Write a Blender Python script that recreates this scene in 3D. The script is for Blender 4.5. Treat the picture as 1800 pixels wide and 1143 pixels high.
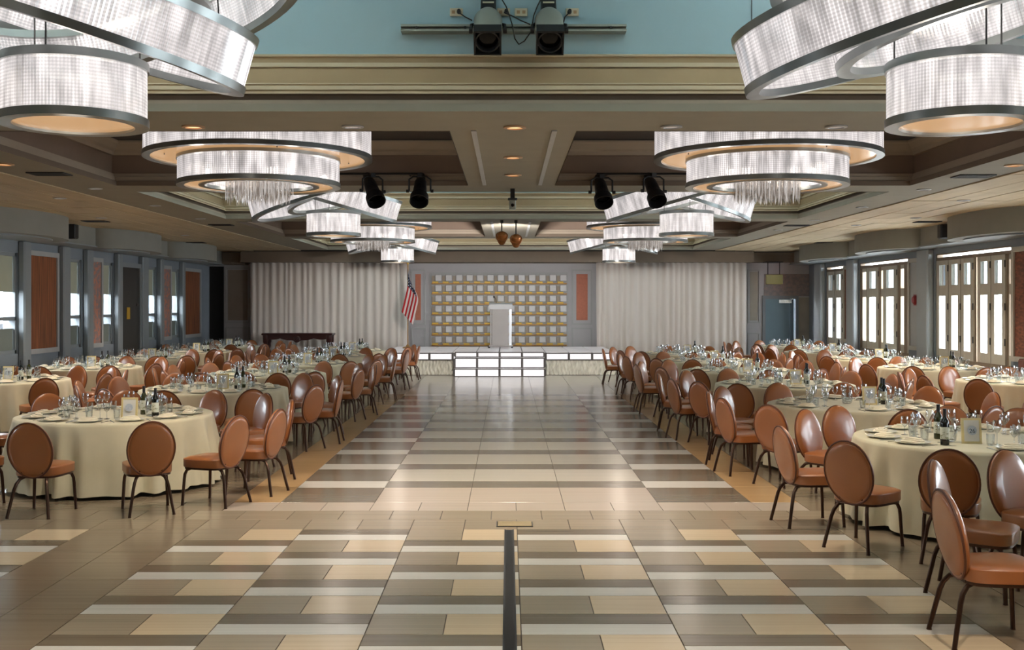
import bpy, math, random
from mathutils import Vector, Matrix
random.seed(7)
PI = math.pi
scene = bpy.context.scene
for o in list(bpy.data.objects):
    bpy.data.objects.remove(o, do_unlink=True)
COL = scene.collection

# ------------------------------------------------------------------ camera
F, VX, VY, CH = 1900.0, 893.0, 535.0, 2.0
cam_d = bpy.data.cameras.new('camera')
cam_d.sensor_width = 36.0
cam_d.lens = 36.0 * F / 1800.0
cam_d.shift_x = (900.0 - VX) / 1800.0
cam_d.shift_y = -(571.5 - VY) / 1800.0
cam_d.clip_end = 200
cam = bpy.data.objects.new('camera', cam_d)
cam.location = (0, 0, CH)
cam.rotation_euler = (PI / 2, 0, 0)
COL.objects.link(cam)
scene.camera = cam

# ------------------------------------------------------------------ exposure, world and lights
vs = scene.view_settings
vs.view_transform = 'Standard'
vs.look = 'None'
vs.gamma = 1.0
vs.use_curve_mapping = False
vs.exposure = 1.6
scene.cycles.max_bounces = 8
scene.cycles.diffuse_bounces = 4
scene.cycles.glossy_bounces = 3
scene.cycles.transparent_max_bounces = 16
scene.cycles.sample_clamp_indirect = 6.0
scene.cycles.caustics_reflective = False
scene.cycles.caustics_refractive = False
W_SKY = 9.0           # overcast daylight outside the windows
P_HOOP, P_DRUM, P_TIER, P_INNER = 230.0, 16.0, 22.0, 7.0   # bulbs inside the chandeliers
E_CRYSTAL, E_AMBER = 0.27, 0.17
P_DOWN = 80.0
P_WASH = 230.0
world = bpy.data.worlds.new('overcast_sky')
scene.world = world
world.use_nodes = True
wn = world.node_tree
bgn = wn.nodes['Background']
bgn.inputs[0].default_value = (0.86, 0.93, 1.0, 1)
bgn.inputs[1].default_value = W_SKY


def lamp(name, kind, loc, power, color, radius=0.1, rot=None, spot=None, size=None, portal=False):
    d = bpy.data.lights.new(name, kind)
    d.energy = power
    d.color = color
    if kind in ('POINT', 'SPOT'):
        d.shadow_soft_size = radius
    if kind == 'SPOT':
        d.spot_size = spot
        d.spot_blend = 0.6
    if kind == 'AREA':
        d.shape = 'RECTANGLE'
        d.size, d.size_y = size
        d.cycles.is_portal = portal
    o = bpy.data.objects.new(name, d)
    o.location = loc
    if rot:
        o.rotation_euler = rot
    COL.objects.link(o)
    return o


# ------------------------------------------------------------------ materials
def lin(c):
    c = c / 255.0
    return c / 12.92 if c <= 0.04045 else ((c + 0.055) / 1.055) ** 2.4


def C(r, g, b):
    return (lin(r), lin(g), lin(b), 1.0)


def mat(name, col, rough=0.5, metal=0.0, spec=0.5, var=0.08, scale=(3, 3, 3), coords='Object', emit=0.0,
        bump=0.0, rand=0.0, coat=0.0, detail=3.0, sheen=0.0):
    m = bpy.data.materials.new(name)
    m.use_nodes = True
    nt = m.node_tree
    b = nt.nodes['Principled BSDF']
    b.inputs['Roughness'].default_value = rough
    b.inputs['Metallic'].default_value = metal
    b.inputs['Specular IOR Level'].default_value = spec
    b.inputs['Coat Weight'].default_value = coat
    b.inputs['Coat Roughness'].default_value = 0.12
    if sheen:
        b.inputs['Sheen Weight'].default_value = sheen
    if coords == 'World':
        src = nt.nodes.new('ShaderNodeNewGeometry').outputs['Position']
    else:
        src = nt.nodes.new('ShaderNodeTexCoord').outputs[coords]
    mp = nt.nodes.new('ShaderNodeMapping')
    mp.inputs['Scale'].default_value = scale
    nt.links.new(src, mp.inputs['Vector'])
    nz = nt.nodes.new('ShaderNodeTexNoise')
    nz.inputs['Scale'].default_value = 1.0
    nz.inputs['Detail'].default_value = detail
    nt.links.new(mp.outputs[0], nz.inputs['Vector'])
    mr = nt.nodes.new('ShaderNodeMapRange')
    mr.inputs['From Min'].default_value = 0.25
    mr.inputs['From Max'].default_value = 0.75
    mr.inputs['To Min'].default_value = 1 - var
    mr.inputs['To Max'].default_value = 1 + var
    nt.links.new(nz.outputs['Fac'], mr.inputs['Value'])
    val = mr.outputs[0]
    if rand:
        oi = nt.nodes.new('ShaderNodeObjectInfo')
        r2 = nt.nodes.new('ShaderNodeMapRange')
        r2.inputs['To Min'].default_value = 1 - rand
        r2.inputs['To Max'].default_value = 1 + rand
        nt.links.new(oi.outputs['Random'], r2.inputs['Value'])
        mu = nt.nodes.new('ShaderNodeMath')
        mu.operation = 'MULTIPLY'
        nt.links.new(val, mu.inputs[0])
        nt.links.new(r2.outputs[0], mu.inputs[1])
        val = mu.outputs[0]
    mx = nt.nodes.new('ShaderNodeVectorMath')
    mx.operation = 'SCALE'
    mx.inputs[0].default_value = col[:3]
    nt.links.new(val, mx.inputs['Scale'])
    nt.links.new(mx.outputs[0], b.inputs['Base Color'])
    if emit:
        nt.links.new(mx.outputs[0], b.inputs['Emission Color'])
        b.inputs['Emission Strength'].default_value = emit
    if bump:
        bp = nt.nodes.new('ShaderNodeBump')
        bp.inputs['Strength'].default_value = bump
        bp.inputs['Distance'].default_value = 0.01
        nt.links.new(nz.outputs['Fac'], bp.inputs['Height'])
        nt.links.new(bp.outputs[0], b.inputs['Normal'])
    return m


def two_tone(name, c1, c2, scale, rough=0.6, kind='noise', lo=0.4, hi=0.6, coords='Object', spec=0.4):
    m = bpy.data.materials.new(name)
    m.use_nodes = True
    nt = m.node_tree
    b = nt.nodes['Principled BSDF']
    b.inputs['Roughness'].default_value = rough
    b.inputs['Specular IOR Level'].default_value = spec
    tc = nt.nodes.new('ShaderNodeTexCoord')
    mp = nt.nodes.new('ShaderNodeMapping')
    mp.inputs['Scale'].default_value = scale
    nt.links.new(tc.outputs[coords], mp.inputs['Vector'])
    if kind == 'noise':
        t = nt.nodes.new('ShaderNodeTexNoise')
        t.inputs['Scale'].default_value = 1.0
        t.inputs['Detail'].default_value = 4
        fac = t.outputs['Fac']
        nt.links.new(mp.outputs[0], t.inputs['Vector'])
    else:
        t = nt.nodes.new('ShaderNodeTexVoronoi')
        t.inputs['Scale'].default_value = 1.0
        nt.links.new(mp.outputs[0], t.inputs['Vector'])
        sp = nt.nodes.new('ShaderNodeSeparateColor')
        nt.links.new(t.outputs['Color'], sp.inputs[0])
        fac = sp.outputs[0]
    mr = nt.nodes.new('ShaderNodeMapRange')
    mr.inputs['From Min'].default_value = lo
    mr.inputs['From Max'].default_value = hi
    nt.links.new(fac, mr.inputs['Value'])
    mx = nt.nodes.new('ShaderNodeMix')
    mx.data_type = 'RGBA'
    mx.inputs['A'].default_value = c1
    mx.inputs['B'].default_value = c2
    nt.links.new(mr.outputs[0], mx.inputs['Factor'])
    nt.links.new(mx.outputs['Result'], b.inputs['Base Color'])
    return m


def glow(name, col, strength, transparent=0.0, rods=False):
    """light-giving crystal or glass: emission, a little gloss and some see-through"""
    m = bpy.data.materials.new(name)
    m.use_nodes = True
    nt = m.node_tree
    nt.nodes.clear()
    out = nt.nodes.new('ShaderNodeOutputMaterial')
    em = nt.nodes.new('ShaderNodeEmission')
    em.inputs[0].default_value = col
    em.inputs[1].default_value = strength
    gl = nt.nodes.new('ShaderNodeBsdfGlossy')
    gl.inputs['Roughness'].default_value = 0.15
    gl.inputs['Color'].default_value = (0.25, 0.25, 0.25, 1)
    ad = nt.nodes.new('ShaderNodeAddShader')
    nt.links.new(em.outputs[0], ad.inputs[0])
    nt.links.new(gl.outputs[0], ad.inputs[1])
    last = ad.outputs[0]
    if rods:
        uv = nt.nodes.new('ShaderNodeUVMap')
        mp = nt.nodes.new('ShaderNodeMapping')
        mp.inputs['Scale'].default_value = (0.33, 2.0, 1)
        nt.links.new(uv.outputs[0], mp.inputs['Vector'])
        nz = nt.nodes.new('ShaderNodeTexNoise')
        nz.inputs['Scale'].default_value = 1.0
        nz.inputs['Detail'].default_value = 2
        nt.links.new(mp.outputs[0], nz.inputs['Vector'])
        mr = nt.nodes.new('ShaderNodeMapRange')
        mr.inputs['From Min'].default_value = 0.33
        mr.inputs['From Max'].default_value = 0.67
        mr.inputs['To Min'].default_value = 0.38
        mr.inputs['To Max'].default_value = 1.15
        nt.links.new(nz.outputs['Fac'], mr.inputs['Value'])
        # small cut-glass beads along every rod
        sp = nt.nodes.new('ShaderNodeSeparateXYZ')
        nt.links.new(uv.outputs[0], sp.inputs[0])
        prod = mr.outputs[0]
        for comp, freq, amt in ((1, 45.0, 0.2), (0, 1.0, 0.2)):
            mu = nt.nodes.new('ShaderNodeMath')
            mu.operation = 'MULTIPLY'
            mu.inputs[1].default_value = freq * 2 * PI
            nt.links.new(sp.outputs[comp], mu.inputs[0])
            sn = nt.nodes.new('ShaderNodeMath')
            sn.operation = 'SINE'
            nt.links.new(mu.outputs[0], sn.inputs[0])
            r2 = nt.nodes.new('ShaderNodeMapRange')
            r2.inputs['From Min'].default_value = -1
            r2.inputs['To Min'].default_value = 1 - amt
            r2.inputs['To Max'].default_value = 1 + amt
            nt.links.new(sn.outputs[0], r2.inputs['Value'])
            m3 = nt.nodes.new('ShaderNodeMath')
            m3.operation = 'MULTIPLY'
            nt.links.new(prod, m3.inputs[0])
            nt.links.new(r2.outputs[0], m3.inputs[1])
            prod = m3.outputs[0]
        m4 = nt.nodes.new('ShaderNodeMath')
        m4.operation = 'MULTIPLY'
        m4.inputs[1].default_value = strength
        nt.links.new(prod, m4.inputs[0])
        nt.links.new(m4.outputs[0], em.inputs[1])
    if transparent:
        tr = nt.nodes.new('ShaderNodeBsdfTransparent')
        mx = nt.nodes.new('ShaderNodeMixShader')
        mx.inputs[0].default_value = 1 - transparent
        nt.links.new(tr.outputs[0], mx.inputs[1])
        nt.links.new(last, mx.inputs[2])
        last = mx.outputs[0]
    nt.links.new(last, out.inputs[0])
    return m


def clear_glass(name, tint=(0.95, 0.97, 0.98, 1), blend=0.3, tintfac=1.0, rough=0.02):
    m = bpy.data.materials.new(name)
    m.use_nodes = True
    nt = m.node_tree
    nt.nodes.clear()
    out = nt.nodes.new('ShaderNodeOutputMaterial')
    tr = nt.nodes.new('ShaderNodeBsdfTransparent')
    tr.inputs[0].default_value = tint
    gl = nt.nodes.new('ShaderNodeBsdfGlossy')
    gl.inputs['Roughness'].default_value = rough
    lw = nt.nodes.new('ShaderNodeLayerWeight')
    lw.inputs['Blend'].default_value = blend
    mx = nt.nodes.new('ShaderNodeMixShader')
    nt.links.new(lw.outputs['Facing'], mx.inputs[0])
    nt.links.new(tr.outputs[0], mx.inputs[1])
    nt.links.new(gl.outputs[0], mx.inputs[2])
    nt.links.new(mx.outputs[0], out.inputs[0])
    return m


M = {}
GR = (0.5, 34, 1)
FL = dict(rough=0.17, spec=0.28, scale=GR, coords='World', rand=0.05, detail=2)
M['tile_white'] = mat('tile_white', C(206, 200, 190), var=0.06, **FL)
M['tile_pale'] = mat('tile_pale', C(188, 180, 167), var=0.06, **FL)
M['tile_blush'] = mat('tile_blush', C(184, 169, 154), var=0.07, **FL)
M['tile_beige'] = mat('tile_beige', C(202, 180, 150), var=0.07, **FL)
M['tile_sand'] = mat('tile_sand', C(188, 152, 108), var=0.07, **FL)
M['tile_taupe'] = mat('tile_taupe', C(156, 141, 120), var=0.10, **FL)
M['tile_border'] = mat('tile_border', C(134, 118, 98), var=0.10, **FL)
M['tile_dark'] = mat('tile_dark', C(118, 105, 88), var=0.14, **FL)
M['tile_slate'] = mat('tile_slate', C(122, 112, 98), var=0.20, **FL)
M['grout'] = mat('grout', C(70, 60, 50), rough=0.8)
M['vinyl'] = mat('vinyl', C(158, 94, 48), rough=0.36, spec=0.6, var=0.06, rand=0.07, coat=0.45)
M['piping'] = mat('piping', C(92, 48, 26), rough=0.5)
M['bronze'] = mat('bronze', C(74, 52, 40), rough=0.3, metal=0.75, var=0.12, scale=(30, 30, 30))
M['linen'] = mat('linen', C(216, 205, 174), rough=0.8, spec=0.2, var=0.06, scale=(4, 4, 4), sheen=0.2)
M['napkin'] = mat('napkin', C(240, 228, 204), rough=0.85, spec=0.2, var=0.05)
M['china'] = mat('china', C(226, 222, 206), rough=0.15, spec=0.6, var=0.03)
M['silver'] = mat('silver', C(190, 190, 188), rough=0.22, metal=1.0, var=0.1, scale=(20, 20, 20))
M['ply'] = mat('ply', C(120, 96, 70), rough=0.6)
M['steel_dark'] = mat('steel_dark', C(40, 38, 38), rough=0.4, metal=0.6)
M['glass'] = clear_glass('glass', (0.93, 0.95, 0.96, 1), 0.42)
M['bottle'] = mat('bottle', C(18, 20, 18), rough=0.08, spec=0.7)
M['bottle_green'] = mat('bottle_green', C(52, 54, 26), rough=0.08, spec=0.7)
M['label_paper'] = two_tone('label_paper', C(214, 214, 198), C(150, 150, 120), (40, 40, 60), lo=0.55, hi=0.62)
M['capsule'] = mat('capsule', C(22, 22, 24), rough=0.35, spec=0.6)
M['sign_frame'] = mat('sign_frame', C(226, 206, 150), rough=0.45, spec=0.5)
M['sign_card'] = mat('sign_card', C(230, 226, 220), rough=0.7)
M['sign_crest'] = two_tone('sign_crest', C(176, 188, 205), C(210, 212, 214), (160, 160, 160))
M['ink'] = mat('ink', C(78, 92, 104), rough=0.6)
M['beam'] = mat('beam', C(144, 138, 124), rough=0.7, spec=0.3, var=0.04)
M['ceil_side'] = mat('ceil_side', C(150, 146, 138), rough=0.7, spec=0.3, var=0.04)
M['plank'] = mat('plank', C(186, 168, 138), rough=0.6, spec=0.3, var=0.12, scale=(6, 0.8, 1), coords='World')
M['taupe_dark'] = mat('taupe_dark', C(112, 98, 84), rough=0.7, spec=0.3, var=0.05)
M['fascia'] = mat('fascia', C(128, 110, 96), rough=0.7, spec=0.3, var=0.05)
M['cream'] = mat('cream', C(172, 148, 114), rough=0.6, spec=0.3, var=0.04)
M['molding'] = mat('molding', C(164, 150, 132), rough=0.6, spec=0.3, var=0.04)
M['cove_blue'] = mat('cove_blue', C(176, 204, 214), rough=0.7, spec=0.2, var=0.03, scale=(0.6, 0.6, 0.6))
M['cove_dark'] = mat('cove_dark', C(84, 78, 74), rough=0.8, spec=0.2)
M['crystal'] = glow('crystal', (1.0, 0.93, 0.92, 1), E_CRYSTAL, 0.25, rods=True)
M['strand'] = clear_glass('strand', (0.9, 0.88, 0.86, 1), 0.55)
M['strand_lit'] = glow('strand_lit', (1.0, 0.93, 0.88, 1), 0.15, 0.4)
M['amber'] = glow('amber', (1.0, 0.56, 0.25, 1), E_AMBER, 0.12)
M['rim'] = mat('rim', C(146, 151, 150), rough=0.28, metal=0.85, var=0.2, scale=(3, 3, 3))
M['cable'] = mat('cable', C(26, 26, 28), rough=0.5)
M['wall_grey'] = mat('wall_grey', C(132, 140, 148), rough=0.6, spec=0.35, var=0.04)
M['wall_warm'] = mat('wall_warm', C(152, 140, 128), rough=0.7, spec=0.3, var=0.06)
M['wall_stage'] = mat('wall_stage', C(184, 182, 184), rough=0.6, spec=0.3, var=0.03)
M['wallpaper'] = two_tone('wallpaper', C(158, 142, 136), C(134, 130, 130), (9, 9, 9))
M['bead_highlight'] = mat('bead_highlight', C(206, 188, 158), rough=0.55, spec=0.3, var=0.03)  # lighter tone paints highlights onto the raised steps of the crown
M['pilaster_light'] = mat('pilaster_light', C(168, 174, 178), rough=0.45, spec=0.4, var=0.04)
M['pilaster'] = mat('pilaster', C(134, 140, 144), rough=0.45, spec=0.4, var=0.04)
M['soffit'] = mat('soffit', C(138, 138, 132), rough=0.7, spec=0.3, var=0.04)
M['trim_grey'] = mat('trim_grey', C(172, 172, 172), rough=0.5, spec=0.4, var=0.04)
M['rust'] = two_tone('rust', C(168, 98, 56), C(84, 48, 28), (34, 34, 1.1), lo=0.3, hi=0.7)
M['mosaic'] = two_tone('mosaic', C(196, 130, 108), C(140, 128, 128), (14, 14, 14), kind='v', lo=0.2, hi=0.8)
M['brickish'] = two_tone('brickish', C(142, 84, 60), C(106, 64, 48), (12, 12, 34), kind='v', lo=0.1, hi=0.9)
M['rose_panel'] = mat('rose_panel', C(186, 112, 86), rough=0.6, var=0.1, scale=(14, 14, 14))
M['dark_void'] = mat('dark_void', C(30, 26, 23), rough=0.8)
M['door_dark'] = mat('door_dark', C(46, 46, 44), rough=0.4)
M['door_blue'] = mat('door_blue', C(124, 150, 164), rough=0.5, var=0.04)
M['yellow'] = mat('yellow', C(206, 160, 40), rough=0.5)
M['sheer'] = mat('sheer', C(216, 206, 198), rough=0.85, spec=0.15, var=0.06, scale=(9, 9, 0.4), sheen=0.2)
M['mahogany'] = mat('mahogany', C(52, 24, 22), rough=0.3, spec=0.5, var=0.2, scale=(3, 20, 20))
M['panel_white'] = mat('panel_white', C(206, 204, 204), rough=0.4, spec=0.4, var=0.03)
M['gold'] = mat('gold', C(206, 168, 58), rough=0.4, metal=0.25, var=0.1)
M['gold_dark'] = mat('gold_dark', C(160, 118, 62), rough=0.5, metal=0.2, var=0.1)
M['umber'] = mat('umber', C(168, 160, 146), rough=0.6, var=0.1)
M['stage_glow'] = glow('stage_glow', (1.0, 0.96, 0.97, 1), 0.33)
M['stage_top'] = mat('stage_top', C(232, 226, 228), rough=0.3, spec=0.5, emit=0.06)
M['stage_frame'] = mat('stage_frame', C(84, 80, 78), rough=0.4, metal=0.4)
M['skirt'] = two_tone('skirt', C(240, 236, 222), C(206, 202, 186), (16, 4, 5), lo=0.35, hi=0.65)
M['block_brown'] = mat('block_brown', C(154, 140, 124), rough=0.6, var=0.08)
M['acrylic'] = mat('acrylic', C(176, 168, 164), rough=0.15, spec=0.6, var=0.03)
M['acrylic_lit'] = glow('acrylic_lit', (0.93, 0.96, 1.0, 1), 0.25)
M['black'] = mat('black', C(20, 20, 22), rough=0.45, spec=0.4, var=0.15)
M['black_soft'] = mat('black_soft', C(34, 34, 36), rough=0.6)
M['lens'] = mat('lens', C(8, 8, 10), rough=0.2, spec=0.25)
M['grey_metal'] = mat('grey_metal', C(150, 152, 142), rough=0.4, metal=0.3, var=0.08)
M['copper'] = mat('copper', C(178, 112, 62), rough=0.35, metal=0.6, var=0.25, scale=(12, 12, 12))
M['plate_ivory'] = mat('plate_ivory', C(220, 206, 178), rough=0.4)
M['shutter'] = mat('shutter', C(186, 180, 168), rough=0.55, spec=0.3, var=0.06, scale=(10, 10, 1))
M['shutter_wood'] = mat('shutter_wood', C(136, 118, 100), rough=0.5, spec=0.3, var=0.12, scale=(16, 16, 1))
M['pane'] = clear_glass('pane', (0.97, 0.985, 0.985, 1), 0.12)
M['pane_tinted'] = clear_glass('pane_tinted', (0.33, 0.35, 0.355, 1), 0.12)
M['blind_grey'] = mat('blind_grey', C(120, 126, 120), rough=0.8, var=0.06)
M['blind'] = mat('blind', C(176, 178, 158), rough=0.8, var=0.05)
M['stone_pale'] = mat('stone_pale', C(150, 150, 150), rough=0.8)
M['red'] = mat('red', C(150, 30, 30), rough=0.4)
M['exit_plate'] = mat('exit_plate', C(142, 130, 80), rough=0.2, spec=0.6)
M['leather_dark'] = mat('leather_dark', C(112, 52, 34), rough=0.4)
M['lamp_on'] = glow('lamp_on', (1.0, 0.6, 0.3, 1), 0.5)
M['lamp_dim'] = glow('lamp_dim', (1.0, 0.84, 0.72, 1), 0.12)
M['can_trim'] = mat('can_trim', C(190, 150, 112), rough=0.4)
M['concrete'] = mat('concrete', C(58, 60, 64), rough=0.9)


# ------------------------------------------------------------------ mesh helpers
class MB:
    def __init__(self):
        self.v, self.f, self.mi, self.uv = [], [], [], {}
        self.cur = 0

    def face(self, idx):
        self.f.append(tuple(idx))
        self.mi.append(self.cur)

    def box(self, x0, x1, y0, y1, z0, z1):
        n = len(self.v)
        self.v += [(x0, y0, z0), (x1, y0, z0), (x1, y1, z0), (x0, y1, z0), (x0, y0, z1), (x1, y0, z1), (x1, y1, z1), (x0, y1, z1)]
        for q in ((0, 3, 2, 1), (4, 5, 6, 7), (0, 1, 5, 4), (1, 2, 6, 5), (2, 3, 7, 6), (3, 0, 4, 7)):
            self.face([n + i for i in q])
        return self

    def bevbox(self, x0, x1, y0, y1, z0, z1, b):
        """box with chamfered top and bottom outline"""
        n = len(self.v)
        def loop(i, z):
            a = [(x0 + i + b, y0 + i), (x1 - i - b, y0 + i), (x1 - i, y0 + i + b), (x1 - i, y1 - i - b), (x1 - i - b, y1 - i), (x0 + i + b, y1 - i), (x0 + i, y1 - i - b), (x0 + i, y0 + i + b)]
            return [(x, y, z) for x, y in a]
        L = [loop(b, z0), loop(0, z0 + b), loop(0, z1 - b), loop(b, z1)]
        return self.loft(L, caps=True)

    def loft(self, loops, caps=False, closed=True):
        n = len(self.v)
        k = len(loops[0])
        for L in loops:
            self.v += [tuple(p) for p in L]
        for a in range(len(loops) - 1):
            for i in range(k if closed else k - 1):
                j = (i + 1) % k
                self.face((n + a * k + i, n + a * k + j, n + (a + 1) * k + j, n + (a + 1) * k + i))
        if caps:
            self.face([n + i for i in range(k)][::-1])
            self.face([n + (len(loops) - 1) * k + i for i in range(k)])
        return self

    def lathe(self, prof, seg=24, c=(0, 0, 0), closed=False):
        loops = [[(c[0] + r * math.cos(2 * PI * i / seg), c[1] + r * math.sin(2 * PI * i / seg), c[2] + z) for i in range(seg)] for r, z in prof]
        if closed:
            loops.append(loops[0])
        return self.loft(loops)

    def tube(self, pts, r, seg=8, caps=True):
        pts = [Vector(p) for p in pts]
        rs = r if isinstance(r, (list, tuple)) else [r] * len(pts)
        loops = []
        up = Vector((0, 0, 1))
        prev = None
        for i, p in enumerate(pts):
            d = (pts[min(i + 1, len(pts) - 1)] - pts[max(i - 1, 0)]).normalized()
            if prev is None:
                a = d.cross(up if abs(d.dot(up)) < 0.95 else Vector((1, 0, 0))).normalized()
            else:
                a = (prev - d * prev.dot(d)).normalized()
            prev = a
            b = d.cross(a)
            loops.append([p + (a * math.cos(2 * PI * k / seg) + b * math.sin(2 * PI * k / seg)) * rs[i] for k in range(seg)])
        return self.loft(loops, caps=caps)

    def grid(self, nu, nv, fn, uvs=False):
        n = len(self.v)
        for j in range(nv + 1):
            for i in range(nu + 1):
                self.v.append(tuple(fn(i / nu, j / nv)))
        for j in range(nv):
            for i in range(nu):
                q = (n + j * (nu + 1) + i, n + j * (nu + 1) + i + 1, n + (j + 1) * (nu + 1) + i + 1, n + (j + 1) * (nu + 1) + i)
                if uvs:
                    self.uv[len(self.f)] = [(i / nu, j / nv), ((i + 1) / nu, j / nv), ((i + 1) / nu, (j + 1) / nv), (i / nu, (j + 1) / nv)]
                self.face(q)
        return self

    def mesh(self, name, mats, smooth=False):
        me = bpy.data.meshes.new(name)
        me.from_pydata(self.v, [], self.f)
        if not isinstance(mats, (list, tuple)):
            mats = [mats]
        for m in mats:
            me.materials.append(m)
        if len(mats) > 1:
            me.polygons.foreach_set('material_index', self.mi)
        if self.uv:
            L = me.uv_layers.new(name='uv')
            for p in me.polygons:
                u = self.uv.get(p.index)
                if u:
                    for k, li in enumerate(p.loop_indices):
                        L.data[li].uv = u[k]
        if smooth:
            me.polygons.foreach_set('use_smooth', [True] * len(me.polygons))
            if smooth != 'all':
                me.set_sharp_from_angle(angle=math.radians(38))
        me.update()
        return me


def obj(name, me, parent=None, loc=(0, 0, 0), rot=(0, 0, 0), kind=None):
    o = bpy.data.objects.new(name, me)
    o.location = loc
    o.rotation_euler = rot
    if parent:
        o.parent = parent
    if kind:
        o['kind'] = kind
    COL.objects.link(o)
    return o


def part(name, mb, m, parent, smooth=False, loc=(0, 0, 0), rot=(0, 0, 0), kind=None):
    return obj(name, mb.mesh(name, m, smooth), parent, loc, rot, kind)


def tag(o, label, cat, group=None):
    o['label'] = label
    o['category'] = cat
    if group:
        o['group'] = group
    return o


def thing(name, label, cat, loc=(0, 0, 0), rz=0.0, group=None):
    o = bpy.data.objects.new(name, None)
    o.empty_display_size = 0.1
    o.location = loc
    o.rotation_euler = (0, 0, rz)
    COL.objects.link(o)
    return tag(o, label, cat, group)


def struct(name, mb, m, smooth=False):
    return obj(name, mb.mesh(name, m, smooth), kind='structure')


KIDS = {}


def kids(o):
    k = o.as_pointer()
    if k not in KIDS:
        KIDS[k] = [c for c in o.children]
    return KIDS[k]


def tree(o):
    return (o, [tree(c) for c in o.children])


def dup_tree(t, parent=None):
    src, ch = t
    c = src.copy()
    c.parent = parent
    COL.objects.link(c)
    for x in ch:
        dup_tree(x, c)
    return c


def dup(t, loc, rz, label, group=None):
    c = dup_tree(t)
    c.location = loc
    c.rotation_euler = (0, 0, rz)
    c['label'] = label
    if group:
        c['group'] = group
    return c


def B(x0, x1, y0, y1, z0, z1):
    return MB().box(min(x0, x1), max(x0, x1), min(y0, y1), max(y0, y1), min(z0, z1), max(z0, z1))


# ------------------------------------------------------------------ room constants
XL, XR, YF, YB = -9.75, 9.75, -3.0, 35.0
ZC = 3.70                       # beam soffits and the side ceilings
CX = 0.07                       # axis of the ceiling
X0, X1 = CX - 5.67, CX + 5.68   # the coffers

# ------------------------------------------------------------------ floor
struct('floor', B(XL - 0.3, XR + 0.3, YF - 0.3, YB + 1.5, -0.20, -0.005), M['grout'])
floor = bpy.data.objects['floor']
tiles = []
U, CW, XC = 0.4365, 0.95, 0.08
YZ = 9.6


def near_cols():
    for k in range(-10, 10):
        xa, xb = XC + k * CW, XC + (k + 1) * CW
        if k in (-4, 3):
            y = YZ
            while y > 3.2:
                for h in (0, 1):
                    tiles.append((xa + h * CW / 2, xa + (h + 1) * CW / 2, y - 2 * U, y, 'tile_border'))
                y -= 2 * U
            continue
        y = YZ
        seq = ['dark', 'white', 'mix'] if k % 2 == 0 else ['mix', 'dark', 'white']
        i = 0
        while y > 3.2:
            s = seq[i % 3]
            i += 1
            d = U if s == 'mix' else U / 2
            if s == 'mix':
                tiles.append((xa, xa + CW / 2, y - d, y, 'tile_taupe'))
                tiles.append((xa + CW / 2, xb, y - d, y, 'tile_beige'))
            else:
                tiles.append((xa, xb, y - d, y, 'tile_' + s))
            y -= d


near_cols()
for r in range(2):
    for k in range(-20, 20):
        xa = XC + k * CW / 2 + (CW / 4 if r else 0)
        xm = xa + CW / 4
        tiles.append((xa, xa + CW / 2, YZ + r * U, YZ + (r + 1) * U, 'tile_taupe' if -2.9 < xm < 3.1 else 'tile_border'))
for k in range(-20, 20):
    xa = XC + k * CW / 2
    tiles.append((xa, xa + CW / 2, YZ + 2 * U, YZ + 3 * U, 'tile_blush' if -2.9 < xa + 0.2 < 3.1 else 'tile_border'))
YA = YZ + 3 * U
YE = 24.0
y, i = YA, 0
while y < YE:
    d = 2 * U if i % 2 == 0 else U
    for k in range(3):
        xa = XC - 1.425 + k * CW
        tiles.append((xa, xa + CW, y, y + d, ('tile_blush' if i == 0 else 'tile_pale') if i % 2 == 0 else 'tile_slate'))
    for s in (-1, 1):
        a, b = sorted((XC + s * 1.425, XC + s * 2.375))
        if i % 2 == 0:
            tiles.append((a, b, y, y + U, 'tile_slate'))
            tiles.append((a, b, y + U, y + d, 'tile_dark'))
        else:
            tiles.append((a, b, y, y + d, 'tile_white'))
    y += d
    i += 1
YE = y
y = YA
while y < YE - 0.01:
    d = min(CW, YE - y)
    for s in (-1, 1):
        a, b = sorted((XC + s * 2.375, XC + s * 2.85))
        tiles.append((a, b, y, y + d, 'tile_sand'))
        for k in range(8):
            a, b = sorted((XC + s * (2.85 + k * CW), XC + s * (2.85 + (k + 1) * CW)))
            tiles.append((a, b, y, y + d, 'tile_border'))
    y += d
y = YE
while y < YB:
    d = 2 * U
    for k in range(-10, 10):
        xa = XC + CW / 2 + (k - 1) * CW
        tiles.append((xa, xa + CW, y, y + d, 'tile_pale' if abs(xa + CW / 2 - XC) < 3.0 else 'tile_border'))
    y += d


def proj(x, y, z=0.0):
    return VX + F * x / y, VY - F * (z - CH) / y


def tile_size(t):
    xa, xb, ya, yb, _ = t
    ya = max(ya, 3.0)
    px0, py0 = proj(xa, ya)
    px1, _ = proj(xb, ya)
    _, py1 = proj(xa, yb)
    a = max(0, min(px1, 1800) - max(px0, 0))
    b = max(0, min(py0, 1143) - max(py1, 0))
    return a * b


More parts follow.
